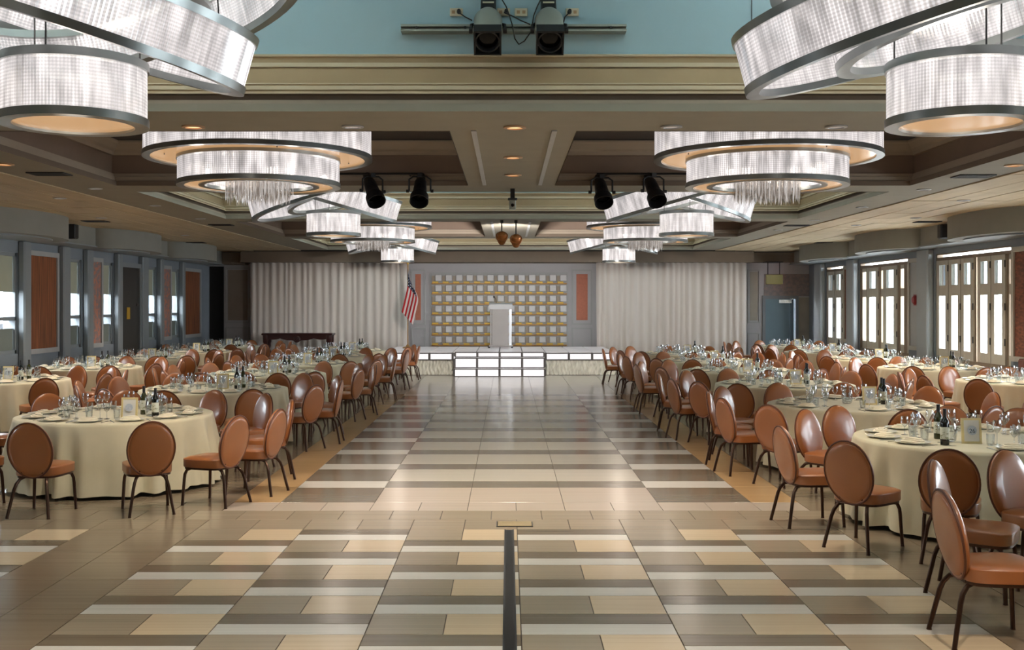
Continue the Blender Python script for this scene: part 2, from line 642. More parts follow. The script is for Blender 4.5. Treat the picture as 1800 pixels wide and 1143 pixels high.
tiles.sort(key=tile_size, reverse=True)
tile_mesh = {}
G = 0.003
rest = MB()
keys = sorted({t[4] for t in tiles})
for n, (xa, xb, ya, yb, k) in enumerate(tiles):
    if n < 295:
        key = (round(xb - xa, 3), round(yb - ya, 3), k)
        if key not in tile_mesh:
            w, d = (xb - xa) / 2 - G, (yb - ya) / 2 - G
            t = MB()
            t.loft([[(-w, -d, -0.012), (w, -d, -0.012), (w, d, -0.012), (-w, d, -0.012)],
                    [(-w, -d, -0.0015), (w, -d, -0.0015), (w, d, -0.0015), (-w, d, -0.0015)],
                    [(-w + 0.0015, -d + 0.0015, 0), (w - 0.0015, -d + 0.0015, 0), (w - 0.0015, d - 0.0015, 0), (-w + 0.0015, d - 0.0015, 0)]])
            m0 = len(t.v)
            t.face((m0 - 4, m0 - 3, m0 - 2, m0 - 1))
            tile_mesh[key] = t.mesh('tile', M[k])
        obj('tile', tile_mesh[key], floor, ((xa + xb) / 2, (ya + yb) / 2, 0))
    else:
        rest.cur = keys.index(k)
        n0 = len(rest.v)
        rest.v += [(xa + G, ya + G, 0), (xb - G, ya + G, 0), (xb - G, yb - G, 0), (xa + G, yb - G, 0), (xa + G, ya + G, -0.006), (xb - G, ya + G, -0.006), (xb - G, yb - G, -0.006), (xa + G, yb - G, -0.006)]
        for q in ((0, 1, 2, 3), (4, 5, 1, 0), (5, 6, 2, 1), (6, 7, 3, 2), (7, 4, 0, 3)):
            rest.face([n0 + i for i in q])
part('tile_field', rest, [M[k] for k in keys], floor, kind='stuff')
# trench with a metal edge, and the floor box at its head
tr = thing('floor_track', 'dark metal channel strip running up the floor to the brass plate', 'floor strip', (0.01, 6.4, 0))
part('channel', B(-0.03, 0.03, -3.0, 3.17, -0.003, 0.003), M['steel_dark'], tr)
for x in (-0.036, 0.036):
    part('edge_bar', B(x - 0.006, x + 0.006, -3.0, 3.17, -0.003, 0.006), M['black_soft'], tr)
fb = thing('floor_box', 'rectangular brass floor box lid at the head of the dark floor strip', 'floor box', (0.06, 9.82, 0))
part('box_frame', B(-0.165, 0.165, -0.115, 0.115, -0.002, 0.004), M['steel_dark'], fb)
part('lid', B(-0.153, 0.153, -0.103, 0.103, -0.002, 0.007), mat('brass_lid', C(176, 156, 118), rough=0.35, metal=0.3), fb)

# ------------------------------------------------------------------ ceiling with its coffers
BAYS = [(-1.5, 3.3, 0), (4.2, 9.5, 1), (10.6, 15.45, 0), (16.3, 21.45, 1), (22.2, 27.1, 0), (27.9, 33.6, 1)]
CB0, CB1 = -0.57, 0.67
ce = MB()


def slab(x0, x1, y0, y1, z0=ZC, z1=ZC + 0.06):
    ce.box(x0, x1, y0, y1, z0, z1)


slab(XL - 0.2, X0, YF, YB)
slab(X1, XR + 0.2, YF, YB)
yprev = YF
for a, b, t in BAYS:
    slab(X0, X1, yprev, a)
    if not t:
        slab(CB0, CB1, a, b)
    yprev = b
slab(X0, X1, yprev, YB)
for a, b, t in BAYS:
    z = 5.30 if t else 4.35
    ce.cur = 1 if t else 2
    slab(X0 - 0.4, X1 + 0.4, a - 0.4, b + 0.4, z, z + 0.05)
ce.cur = 0
ceiling = struct('ceiling', ce, [M['beam'], M['cove_blue'], M['cove_dark']])

P_HIGH = [(-0.006, 3.695, 'b'), (-0.006, 3.765, 'b'), (0.02, 3.77, 't'), (0.02, 3.80, 't'), (0.05, 3.805, 'd'), (0.05, 3.845, 'd'), (-0.01, 3.85, 'h'),  # dark taupe segments paint shade into the undercut
          (-0.01, 3.87, 'h'), (0.03, 3.873, 'c'), (0.03, 3.885, 'h'), (0.01, 3.89, 'h'), (0.02, 3.925, 'h'), (0.05, 3.928, 'c'), (0.05, 3.94, 'h'), (0.04, 3.945, 'h'), (0.045, 3.955, 'c'),
          (0.06, 3.958, 'c'), (0.08, 4.085, 'c'), (0.12, 4.09, 'c'), (0.12, 4.105, 'h'), (0.10, 4.11, 'h'), (0.115, 4.15, 'c'), (0.15, 4.155, 'c'), (0.155, 4.205, 'h'), (0.13, 4.21, 'h'),
          (0.13, 4.228, 'h'), (0.19, 4.23, 'u'), (0.19, 5.30, 'u')]
P_LOW = [(-0.006, 3.695, 'd'), (-0.006, 3.765, 'd'), (0.03, 3.77, 't'), (0.03, 3.83, 't'), (0.055, 3.835, 'm'), (0.055, 3.875, 'm'), (0.09, 3.88, 'f'),
         (0.09, 4.13, 'f'), (0.06, 4.14, 'm'), (0.05, 4.19, 'm'), (0.01, 4.215, 'm'), (-0.03, 4.29, 'm'), (-0.05, 4.31, 'm'), (-0.05, 4.335, 'm'), (0.1, 4.345, 'd')]
TK = ['b', 't', 'd', 'c', 'u', 'f', 'm', 'h']
TM = [M['beam'], M['molding'], M['taupe_dark'], M['cream'], M['cove_blue'], M['fascia'], M['molding'], M['bead_highlight']]
ntrim = 0


def coffer(x0, x1, y0, y1, prof):
    global ntrim
    ntrim += 1
    mb = MB()
    for (o1, z1, k), (o2, z2, _) in zip(prof[:-1], prof[1:]):
        mb.cur = TK.index(k)
        n = len(mb.v)
        for o, z in ((o1, z1), (o2, z2)):
            mb.v += [(x0 - o, y0 - o, z), (x1 + o, y0 - o, z), (x1 + o, y1 + o, z), (x0 - o, y1 + o, z)]
        for i in range(4):
            j = (i + 1) % 4
            mb.face((n + j, n + i, n + 4 + i, n + 4 + j))
    # the outer skin, so the cornice is a solid plaster shell
    struct('trim_%d' % ntrim, mb, TM)


for a, b, t in BAYS:
    if t:
        coffer(X0, X1, a, b, P_HIGH)
    else:
        coffer(X0, CB0, a, b, P_LOW)
        coffer(CB1, X1, a, b, P_LOW)
# acoustic strips of the side ceilings (real panels with gaps, too far to pick apart)
pl = MB()
for s in (-1, 1):
    for r in range(5):
        xa = s * (6.5 + r * 0.55)
        y = 2.0
        while y < YB - 0.3:
            L = 1.2
            dz = random.uniform(0, 0.006)
            x_a, x_b = sorted((xa + s * 0.012, xa + s * 0.538))
            pl.box(x_a, x_b, y + 0.006, y + L - 0.006, ZC - 0.014 - dz, ZC - 0.001)
            y += L
part('ceiling_panel_field', pl, M['plank'], ceiling, kind='stuff')
# slot diffusers along the central beams
sl = MB()
for a, b, t in BAYS[2::2]:
    for x in (-0.36, 0.43):
        sl.box(x, x + 0.05, a - 0.05, b - 0.1, ZC - 0.012, ZC - 0.001)
part('slot_diffuser_strips', sl, M['trim_grey'], ceiling)
joint = B(2.18, 2.186, 9.68, 9.686, 4.17, 5.25)
part('wall_joint', joint, M['steel_dark'], ceiling)

# ------------------------------------------------------------------ side walls
def wallpart(name, root, s, y0, y1, z0, z1, m, proud, back=0.0):
    """panel standing PROUD metres off wall s (-1 left, 1 right) into the room"""
    xw = XL if s < 0 else XR
    xin = xw - s * proud
    return part(name, B(xin, xw - s * back, y0, y1, z0, z1), m, root)


def build_wall(name, s, openings):
    mb = MB()
    xw = XL if s < 0 else XR
    xa, xb = sorted((xw, xw + s * 0.3))
    y = YF - 0.3
    for (a, b, z0, z1) in sorted(openings):
        mb.box(xa, xb, y, a, 0, 4.0)
        mb.box(xa, xb, a, b, 0, z0)
        mb.box(xa, xb, a, b, z1, 4.0)
        y = b
    mb.box(xa, xb, y, YB + 0.3, 0, 4.0)
    return struct(name, mb, M['wall_grey'])


R_GROUPS = [  # (y0, y1, leaves, slits) ordered from the far end of the wall to the near end
    (31.35, 33.15, [(32.32, 33.05), (31.5, 32.28)], []),
    (26.3, 30.0, [(28.45, 29.4), (27.1, 28.1)], [(29.55, 29.85), (28.18, 28.36), (26.72, 26.95), (26.36, 26.5)]),
    (20.95, 24.65, [(23.95, 24.6), (23.3, 23.92), (22.66, 23.27), (21.85, 22.45), (21.2, 21.82)], [(22.48, 22.6), (21.02, 21.12)]),
    (14.6, 18.4, [(17.6, 18.3), (16.9, 17.55), (16.2, 16.85), (15.4, 16.1), (14.7, 15.35)], []),
    (8.4, 12.2, [(11.4, 12.1), (10.7, 11.35), (10.0, 10.65), (9.2, 9.9), (8.5, 9.15)], []),
    (2.2, 6.0, [(5.2, 5.9), (4.5, 5.15), (3.8, 4.45), (3.0, 3.7), (2.3, 2.95)], [])]
L_WINS = [(20.05, 21.5), (23.87, 24.72), (25.98, 26.68), (29.05, 29.95), (31.25, 32.0), (14.4, 15.9), (8.4, 9.9)]
wall_right = build_wall('wall_right', 1, [(a, b, 0.72, 3.14) for a, b, _, _ in R_GROUPS])
wall_left = build_wall('wall_left', -1, [(a, b, 1.02, 3.02) for a, b in L_WINS])
struct('wall_front', B(XL - 0.3, XR + 0.3, YF - 0.3, YF, 0, 4.0), M['wall_warm'])
nwin = 0
for gi, (a, b, leaves, slits) in enumerate(R_GROUPS):
    nwin += 1
    fr = MB()
    xo, xi = XR + 0.02, XR + 0.16
    fr.box(xo, xi, a, a + 0.05, 0.72, 3.14)
    fr.box(xo, xi, b - 0.05, b, 0.72, 3.14)
    fr.box(xo, xi, a, b, 0.72, 0.80)
    fr.box(xo, xi, a, b, 3.115, 3.14)
    fr.box(xo, xi, a, b, 2.98, 3.055)
    # fill the fixed timber between leaves and slits
    occ = sorted(leaves + slits)
    y = a + 0.05
    for (p, q) in occ + [(b - 0.05, b)]:
        if p - y > 0.004:
            fr.box(xo + 0.02, xi - 0.02, y, p, 0.80, 2.98)
        y = q
    w = struct('window_%d' % nwin, fr, M['shutter_wood'])
    part('top_pane', B(xo + 0.06, xo + 0.066, a + 0.05, b - 0.05, 3.055, 3.115), M['pane'], w)
    for (p, q) in slits:
        post = abs(p - 22.48) < 0.01
        part('side_pane', B(xo + 0.07, xo + 0.076, p, q, 0.8, 2.98), M['pane'], w)
        if not post:
            part('side_rail', MB().box(xo + 0.02, xi - 0.02, p, q, 2.2, 2.4).box(xo + 0.02, xi - 0.02, p, q, 0.8, 1.0).box(xo + 0.02, xi - 0.02, p, q, 2.88, 2.98), M['shutter'], w)
    for (p, q) in leaves:
        sh = MB()
        m = (q - p) * 0.24
        x0_, x1_ = xo - 0.02, xo + 0.04
        sh.box(x0_, x1_, p, p + m, 0.8, 2.98)
        sh.box(x0_, x1_, q - m, q, 0.8, 2.98)
        for z0_, z1_ in ((0.8, 1.0), (2.19, 2.42), (2.88, 2.98)):
            sh.box(x0_ + 0.003, x1_ - 0.003, p + m, q - m, z0_, z1_)
        shp = part('shutter', sh, M['shutter'], w)
        part('pane', MB().box(xo + 0.01, xo + 0.016, p + m, q - m, 1.0, 2.19), M['pane'], shp)
        part('upper_pane', B(xo + 0.01, xo + 0.016, p + m, q - m, 2.42, 2.88), M['pane_tinted'], shp)
        for z in (1.25, 1.95, 2.8):
            part('hinge', B(x0_ - 0.012, x0_, p - 0.018, p + 0.018, z - 0.07, z + 0.07), M['black_soft'], shp)
    lamp('window_portal', 'AREA', (XR + 0.35, (a + b) / 2, 1.95), 1.0, (1, 1, 1), rot=(0, PI / 2, 0), size=(2.4, b - a), portal=True)
for a, b in L_WINS:
    nwin += 1
    fr = MB()
    xo, xi = XL - 0.16, XL - 0.03
    for z0_, z1_ in ((1.02, 1.09), (1.68, 1.75), (2.95, 3.02)):
        fr.box(xo, xi, a, b, z0_, z1_)
    fr.box(xo, xi, a, a + 0.06, 1.02, 3.02)
    fr.box(xo, xi, b - 0.06, b, 1.02, 3.02)
    w = struct('window_%d' % nwin, fr, M['pilaster'])
    part('pane', B(XL - 0.10, XL - 0.094, a + 0.06, b - 0.06, 1.09, 2.95), M['pane'], w)
    bl = MB()
    bl.box(XL - 0.085, XL - 0.078, a + 0.065, b - 0.065, 2.27, 2.95)
    bl.box(XL - 0.09, XL - 0.072, a + 0.065, b - 0.065, 2.245, 2.275)
    part('roller_blind', bl, M['blind'], w)
    part('lower_blind', MB().box(XL - 0.085, XL - 0.078, a + 0.065, b - 0.065, 1.09, 1.50).box(XL - 0.09, XL - 0.072, a + 0.065, b - 0.065, 1.49, 1.52), M['blind_grey'], w)
    lamp('window_portal', 'AREA', (XL - 0.35, (a + b) / 2, 1.95), 1.0, (1, 1, 1), rot=(0, -PI / 2, 0), size=(1.9, b - a), portal=True)
# trim on the left wall: pilasters, framed panels
for a, b in ((21.5, 21.82), (23.42, 23.78), (24.78, 25.1), (26.72, 27.0), (28.5, 28.95), (29.98, 30.25), (32.02, 32.25), (19.55, 19.95)):
    p = part('pilaster', MB().bevbox(XL - 0.01, XL + 0.14, a, b, 0.02, 3.27, 0.03), M['pilaster'], wall_left)


def framed(root, s, a, b, z0, z1, m, name='panel'):
    pf = MB()
    t = 0.10
    xw = XL if s < 0 else XR
    xa, xb = sorted((xw + s * 0.0, xw - s * 0.05))
    pf.box(xa, xb, a, a + t, z0, z1)
    pf.box(xa, xb, b - t, b, z0, z1)
    pf.box(xa, xb, a + t, b - t, z0, z0 + t)
    pf.box(xa, xb, a + t, b - t, z1 - t, z1)
    part('panel_frame', pf, M['trim_grey'] if s < 0 else M['shutter'], root)
    xa, xb = sorted((xw, xw - s * 0.018))
    part(name, B(xa, xb, a + t, b - t, z0 + t, z1 - t), m, root)


framed(wall_left, -1, 21.85, 23.38, 0.98, 3.1, M['rust'], 'rust_panel')
framed(wall_left, -1, 25.12, 25.92, 0.98, 3.1, M['mosaic'], 'mosaic_panel')
framed(wall_left, -1, 30.27, 31.2, 0.98, 3.1, M['mosaic'], 'mosaic_panel')
framed(wall_left, -1, 32.3, 34.2, 0.98, 3.1, M['rust'], 'rust_panel')
dl = struct('door_1', B(XL - 0.01, XL + 0.05, 27.02, 28.48, 0.02, 2.98), M['door_dark'])
df = MB()
df.box(XL - 0.01, XL + 0.09, 26.98, 27.08, 0, 3.06).box(XL - 0.01, XL + 0.09, 28.4, 28.5, 0, 3.06).box(XL - 0.01, XL + 0.09, 27.08, 28.4, 2.94, 3.06)
part('door_frame', df, M['pilaster'], dl)
part('yellow_notice', B(XL + 0.05, XL + 0.058, 27.5, 27.72, 1.62, 1.92), M['yellow'], dl)
part('door_handle', B(XL + 0.05, XL + 0.085, 28.2, 28.24, 1.95, 2.02), M['silver'], dl)
# right wall trim
for a, b in ((33.2, 33.9), (30.05, 30.7), (24.75, 25.4), (19.2, 19.6)):
    part('pilaster', MB().bevbox(XR - 0.16, XR + 0.01, a, b, 0.02, 3.27, 0.03), M['pilaster_light'], wall_right)
framed(wall_right, 1, 30.72, 31.32, 0.9, 3.1, M['brickish'], 'brick_panel')
framed(wall_right, 1, 18.6, 20.85, 0.9, 3.1, M['brickish'], 'brick_panel')
framed(wall_right, 1, 25.45, 26.25, 0.9, 3.1, M['trim_grey'], 'grey_panel')
al = thing('fire_alarm', 'round red fire alarm on the grey panel between right-hand windows', 'alarm', (XR - 0.02, 25.8, 2.1))
part('alarm_body', MB().lathe([(0, 0), (0.11, 0), (0.115, 0.03), (0.08, 0.07), (0, 0.075)], 20), M['red'], al, True, rot=(0, -PI / 2, 0))
part('alarm_plate', B(-0.006, 0.004, -0.13, 0.13, -0.13, 0.13), M['red'], al)
# low terrace walls outside the left windows
ter = struct('exterior', B(-14.2, -13.8, 0, 70, -1, 1.46), M['concrete'])
for yy in (16, 20, 24, 28, 32):
    part('post', B(-14.3, -13.7, yy - 0.25, yy + 0.25, -1, 1.8), M['concrete'], ter)
struct('ground', B(-40, XL - 0.4, -10, 60, -1.2, -1.0), M['concrete'])

# ------------------------------------------------------------------ soffits along both side walls, with bowed fronts
for s, nm in ((-1, 'left'), (1, 'right')):
    xw = XL if s < 0 else XR
    face = xw - s * 0.62
    mb = MB()
    mb.box(min(xw, face), max(xw, face), YF, YB, 3.29, ZC - 0.002)
    lip = xw - s * 0.66
    so = struct('trim_soffit_%s' % nm, mb, M['soffit'])
    part('lip', B(xw, lip, YF, YB, 3.262, 3.288), M['pilaster'], so)
    for yc in (9.1, 14.5, 20.0, 25.65, 30.7):
        n = 22
        pts = [(face - s * 0.72 * math.sin(PI * i / n), yc - 1.72 * math.cos(PI * i / n)) for i in range(n + 1)]
        bw = MB()
        bw.loft([[(x, y, 3.25) for x, y in pts], [(x, y, ZC - 0.003) for x, y in pts]], caps=True)
        part('bowed_front', bw, M['soffit'], so, True)
        pts2 = [(face - s * 0.5 * math.sin(PI * i / n), yc - 1.2 * math.cos(PI * i / n)) for i in range(n + 1)]
        part('bowed_lip', MB().loft([[(x, y, 3.225) for x, y in pts2], [(x, y, 3.249) for x, y in pts2]], caps=True), M['pilaster'], so, True)

# ------------------------------------------------------------------ end wall, curtains, stage
def bx(px, y=YB):
    return (px - VX) * y / F


def bz(py, y=YB):
    return CH + (VY - py) * y / F


bw = MB()
bw.box(XL - 0.3, -9.95, YB, YB + 0.3, 0, 4.0)
bw.box(-9.2, bx(1343), YB, YB + 0.3, 0, 4.0)
bw.box(bx(1398), XR + 0.3, YB, YB + 0.3, 0, 4.0)
bw.box(-9.95, -9.2, YB, YB + 0.3, bz(468), 4.0)
bw.box(bx(1343), bx(1398), YB, YB + 0.3, bz(523), 4.0)
wall_back = struct('wall_back', bw, M['wall_stage'])
part('passage_shade', B(-9.95, -9.2, YB + 0.31, YB + 1.2, 0, 3.4), M['dark_void'], wall_back)  # solid dark block painted as the unlit depth behind the opening
struct('trim_header', MB().box(XL, -8.4, YB - 0.5, YB, bz(466), ZC - 0.05).box(-8.4, bx(1312), YB - 1.05, YB, bz(461, YB - 1.05), ZC - 0.04).box(bx(1312), XR, YB - 0.5, YB, bz(462), ZC - 0.05), M['taupe_dark'])
struct('trim_shadow_gap', B(X0 - 2.4, X1 + 1.4, YB - 1.02, YB - 0.9, ZC - 0.035, ZC - 0.001), M['dark_void'])  # solid dark strip, the shade of a gap put in as colour
# wainscot panels left and right of the curtains
def wall_moulding(x0, x1, z0, z1, inset, m, nm):
    t = 0.05
    pf = MB()
    ya, yb = YB - 0.035, YB
    pf.box(x0, x0 + t, ya, yb, z0, z1).box(x1 - t, x1, ya, yb, z0, z1)
    pf.box(x0 + t, x1 - t, ya, yb, z0, z0 + t).box(x0 + t, x1 - t, ya, yb, z1 - t, z1)
    part('moulding', pf, M['trim_grey'], wall_back)
    if m:
        part(nm, B(x0 + t + inset, x1 - t - inset, YB - 0.014, YB, z0 + t + inset, z1 - t - inset), m, wall_back)


wall_moulding(bx(396), bx(440), bz(568), bz(470), 0.04, M['wall_warm'], 'fabric_panel')
wall_moulding(bx(396), bx(440), bz(640), bz(575), 0.04, None, '')
wall_moulding(bx(722), bx(748), bz(571), bz(474), 0.1, M['rose_panel'], 'rose_panel')
wall_moulding(bx(1005), bx(1041), bz(571), bz(474), 0.1, M['rose_panel'], 'rose_panel')
wall_moulding(bx(722), bx(748), bz(640), bz(576), 0.1, None, '')
wall_moulding(bx(1005), bx(1041), bz(640), bz(576), 0.1, None, '')
wall_moulding(bx(1314), bx(1336), bz(568), bz(474), 0.03, M['umber'], 'fabric_panel')
wall_moulding(bx(1314), bx(1336), bz(640), bz(585), 0.03, None, '')
part('wallpaper_panel', B(bx(1343), bx(1428), YB - 0.012, YB, bz(521), bz(482)), M['wallpaper'], wall_back)
part('wallpaper_panel', B(bx(1404), bx(1428), YB - 0.012, YB, 0.1, bz(523)), M['umber'], wall_back)
# blue door with closer
d2 = struct('door_2', B(bx(1345), bx(1389), YB + 0.02, YB + 0.07, 0.01, bz(526)), M['door_blue'])
fd = MB()
fd.box(bx(1340), bx(1345), YB - 0.05, YB + 0.1, 0, bz(520)).box(bx(1398), bx(1403), YB - 0.05, YB + 0.1, 0, bz(520)).box(bx(1345), bx(1398), YB - 0.05, YB + 0.1, bz(526), bz(520))
part('door_frame', fd, M['pilaster'], d2)
part('door_gap_shade', B(bx(1389), bx(1398), YB + 0.18, YB + 0.2, 0.01, bz(526)), M['dark_void'], d2)  # dark sheet painted as the shade beyond the open edge
part('door_closer', B(bx(1369), bx(1391), YB - 0.03, YB + 0.02, bz(533), bz(527)), M['silver'], d2)
# hanging exit plate
ex = thing('exit_sign', 'olive glass sign plate hanging on two rods above the blue door', 'sign', (bx(1361, 34.2), 34.2, bz(491, 34.2)))
part('plate', MB().bevbox(-0.27, 0.27, -0.02, 0.02, -0.16, 0.15, 0.01), M['exit_plate'], ex)
for x in (-0.2, 0.17):
    part('rod', MB().tube([(x, 0, 0.15), (x, 0, 0.54)], 0.014, 8), M['black'], ex)
part('mount_bar', B(-0.27, 0.27, -0.025, 0.4, 0.53, 0.56), M['black'], ex)
part('red_lamp', B(0.2, 0.26, 0.021, 0.03, -0.05, 0.1), glow('red_glow', (1.0, 0.12, 0.08, 1), 3.0), ex)

# curtains
def curtain(name, x0, x1, label, seed):
    rr = random.Random(seed)
    nf = int((x1 - x0) / 0.21)
    w = [rr.uniform(0.6, 1.4) for _ in range(nf)]
    S = sum(w)
    edges = [0]
    for q in w:
        edges.append(edges[-1] + q / S)
    amp = [rr.uniform(0.04, 0.09) for _ in range(nf)]

    def depth(u):
        for i in range(nf):
            if u <= edges[i + 1] or i == nf - 1:
                t = (u - edges[i]) / (edges[i + 1] - edges[i])
                return amp[i] * math.sin(PI * t) ** 2
    mb = MB()
    nu = nf * 8
    zt, zb = bz(462, 34.4), 0.05
    mb.grid(nu, 4, lambda u, v: (x0 + (x1 - x0) * u + 0.02 * v * math.sin(u * 40 + v * 2), 34.4 - depth(u) * (0.7 + 0.5 * v), zt + (zb - zt) * v))
    back = MB()
    o = obj(name, mb.mesh(name, M['sheer'], 'all'))
    so = o.modifiers.new('cloth', 'SOLIDIFY')
    so.thickness = 0.006
    tag(o, label, 'curtain', 'pleated stage curtains')
    tagrail = part('curtain_rail', B(x0, x1, 34.37, 34.43, zt - 0.005, zt + 0.03), M['taupe_dark'], o)
    return o


curtain('curtain', bx(440, 34.4), bx(718, 34.4), 'wide pleated pale curtain left of the gold lattice backdrop, behind the dark console', 3)
curtain('curtain', bx(1048, 34.4), bx(1312, 34.4), 'wide pleated pale curtain right of the gold lattice backdrop, beside the blue door', 4)

# gold lattice backdrop
bd = thing('lattice_backdrop', 'white and gold stepped lattice backdrop behind the lectern on stage', 'backdrop', (0, YB - 0.06, 0))
lx0, lx1, lz0, lz1 = bx(759), bx(996), bz(608), bz(482)
part('backing', B(lx0, lx1, 0, 0.05, lz0, lz1), M['trim_grey'], bd)
fr = MB()
t = 0.05
fr.box(lx0 - t, lx0, -0.02, 0.05, lz0, lz1 + t).box(lx1, lx1 + t, -0.02, 0.05, lz0, lz1 + t).box(lx0, lx1, -0.02, 0.05, lz1, lz1 + t)
part('backdrop_frame', fr, M['trim_grey'], bd)
cw, chh = (lx1 - lx0) / 13, (lz1 - lz0) / 7
pm = MB().bevbox(-0.5 * cw * 0.64, 0.5 * cw * 0.64, -0.06, 0.0, -0.5 * chh * 0.64, 0.5 * chh * 0.64, 0.012).mesh('panel', M['panel_white'])
lm = MB().box(-0.5 * cw, 0.5 * cw, -0.09, 0, -0.03, 0.012).mesh('ledge', M['gold_dark'])
sm = MB().box(-0.48 * cw, 0.1 * cw, -0.10, 0, 0.012, 0.055).mesh('step', M['gold'])
vm = MB().box(-0.14 * cw, 0.14 * cw, -0.075, 0, 0.0, chh * 0.55).mesh('block', M['block_brown'])
for i in range(13):
    for j in range(7):
        x = lx0 + (i + 0.5) * cw
        z = lz0 + j * chh
        obj('panel', pm, bd, (x + 0.17 * cw, 0, z + chh * 0.62))
        obj('ledge', lm, bd, (x, 0, z + 0.03))
        obj('step', sm, bd, (x + 0.02, 0, z + 0.03))
        obj('block', vm, bd, (x - 0.33 * cw, 0, z + 0.086))
# stage
SX0, SX1, SY, SZ = -3.52, 3.02, 30.4, 0.655
st = thing('stage', 'low illuminated stage with white light panels and pale gathered skirt', 'stage', ((SX0 + SX1) / 2, SY, 0))
hw = (SX1 - SX0) / 2
part('platform', B(-hw, hw, 0.08, 34.26 - SY, 0.02, SZ - 0.03), M['stage_frame'], st)
npn = 10
pw = 2 * hw / npn
fm = MB()
fm.box(-hw, hw, 0.0, 0.07, SZ - 0.05, SZ - 0.02)
fm.box(-hw, hw, 0.0, 0.07, 0.42, 0.45)
for i in range(npn + 1):
    fm.box(-hw + i * pw - 0.032, -hw + i * pw + 0.032, 0.0, 0.07, 0.45, SZ - 0.05)
part('stage_frame', fm, M['stage_frame'], st)
for i in range(npn):
    xa = -hw + i * pw
    part('light_panel', B(xa + 0.033, xa + pw - 0.033, 0.012, 0.05, 0.452, SZ - 0.052), M['stage_glow'], st)
    for j in range(3):
        d = (34.26 - SY) / 3
        part('deck_panel', B(xa + 0.018, xa + pw - 0.018, j * d + 0.012, (j + 1) * d - 0.012, SZ - 0.028, SZ), M['stage_top'], st)
sk = MB()
sk.grid(900, 6, lambda u, v: (-hw + 2 * hw * u + 0.02 * math.sin(v * 7 + u * 60), 0.045 + 0.02 * math.sin(u * 420 + 2.5 * math.sin(v * 5 + u * 31)) + 0.012 * math.sin(u * 157 + v * 3), 0.42 - 0.41 * v))
part('skirt', sk, M['skirt'], st, 'all')
# steps
sp = thing('stage_steps', 'glowing white lightbox steps in front of the stage, four panels wide', 'steps', (-0.235, 29.8, 0))
w2 = 1.255
for lvl, (ya, za, zb) in enumerate(((0.0, 0.0, 0.225), (0.3, 0.225, 0.51), (0.55, 0.51, SZ + 0.005))):
    fm = MB()
    yb = 0.6
    fm.box(-w2, w2, ya, ya + 0.04, zb - 0.03, zb)
    fm.box(-w2, w2, ya, ya + 0.04, za, za + 0.02)
    for i in range(5):
        x = -w2 + i * w2 / 2
        fm.box(x - 0.03, x + 0.03, ya, ya + 0.04, za + 0.02, zb - 0.03)
    fm.box(-w2, w2, ya + 0.041, yb, za, zb - 0.02)
    part('step_frame', fm, M['stage_frame'], sp)
    for i in range(4):
        x = -w2 + i * w2 / 2
        part('light_panel', B(x + 0.031, x + w2 / 2 - 0.031, ya + 0.008, ya + 0.036, za + 0.022, zb - 0.032), M['stage_glow'], sp)
        if lvl < 2:
            part('tread', B(x + 0.01, x + w2 / 2 - 0.01, ya + 0.045, ya + 0.3, zb - 0.019, zb - 0.002), M['stage_top'], sp)
# lectern
lc = thing('lectern', 'white translucent acrylic lectern with microphone on the stage', 'lectern', (-0.22, 33.0, SZ))
part('front_panel', MB().bevbox(-0.27, 0.24, -0.02, 0.02, 0.04, 1.2, 0.008), M['acrylic'], lc)
part('side_panel', MB().bevbox(0.25, 0.33, -0.02, 0.42, 0.04, 1.3, 0.008), M['acrylic_lit'], lc)
part('side_panel', MB().bevbox(-0.33, -0.28, -0.02, 0.42, 0.04, 1.3, 0.008), M['acrylic'], lc)
part('reading_top', MB().loft([[(-0.36, -0.05, 1.19), (0.36, -0.05, 1.19), (0.36, 0.45, 1.36), (-0.36, 0.45, 1.36)], [(-0.36, -0.05, 1.34), (0.36, -0.05, 1.34), (0.36, 0.45, 1.40), (-0.36, 0.45, 1.40)]], caps=True), M['panel_white'], lc)
part('base', MB().bevbox(-0.37, 0.37, -0.05, 0.45, 0.05, 0.09, 0.01), M['acrylic'], lc)
for x in (-0.36, 0.34):
    for y in (0.0, 0.4):
        part('caster', MB().lathe([(0, -0.02), (0.035, -0.02), (0.04, 0), (0.035, 0.02), (0, 0.02)], 14), M['black'], lc, True, loc=(x, y, 0.045), rot=(PI / 2, 0, 0))
mc = part('microphone', MB().tube([(-0.14, 0.3, 1.36), (-0.15, 0.25, 1.5), (-0.2, 0.15, 1.56)], 0.008, 8), M['black'], lc, True)
part('mic_head', MB().lathe([(0, -0.04), (0.02, -0.03), (0.028, 0), (0.02, 0.03), (0, 0.04)], 12), M['black'], mc, True, loc=(-0.21, 0.13, 1.57), rot=(PI / 3, 0, 0))

# flag
fy, fx = 33.0, -3.06
fl = thing('flag_stand', 'american flag hanging limp from a tall pole left of the stage', 'flag', (fx, fy, SZ))
part('pole', MB().tube([(0, 0, 0.02), (0, 0, 2.56)], 0.016, 10), M['gold_dark'], fl, True)
part('finial', MB().lathe([(0, 0), (0.02, 0.01), (0.035, 0.05), (0.02, 0.1), (0, 0.16)], 12), M['gold'], fl, True, loc=(0, 0, 2.55))
part('base', MB().lathe([(0.0, 0.0), (0.16, 0.0), (0.16, 0.03), (0.06, 0.06), (0.03, 0.12), (0.0, 0.12)], 24), M['gold_dark'], fl, True)
fmat = bpy.data.materials.new('flag_cloth')
fmat.use_nodes = True
nt = fmat.node_tree
bs = nt.nodes['Principled BSDF']
bs.inputs['Roughness'].default_value = 0.8
uvn = nt.nodes.new('ShaderNodeUVMap')
spx = nt.nodes.new('ShaderNodeSeparateXYZ')
nt.links.new(uvn.outputs[0], spx.inputs[0])


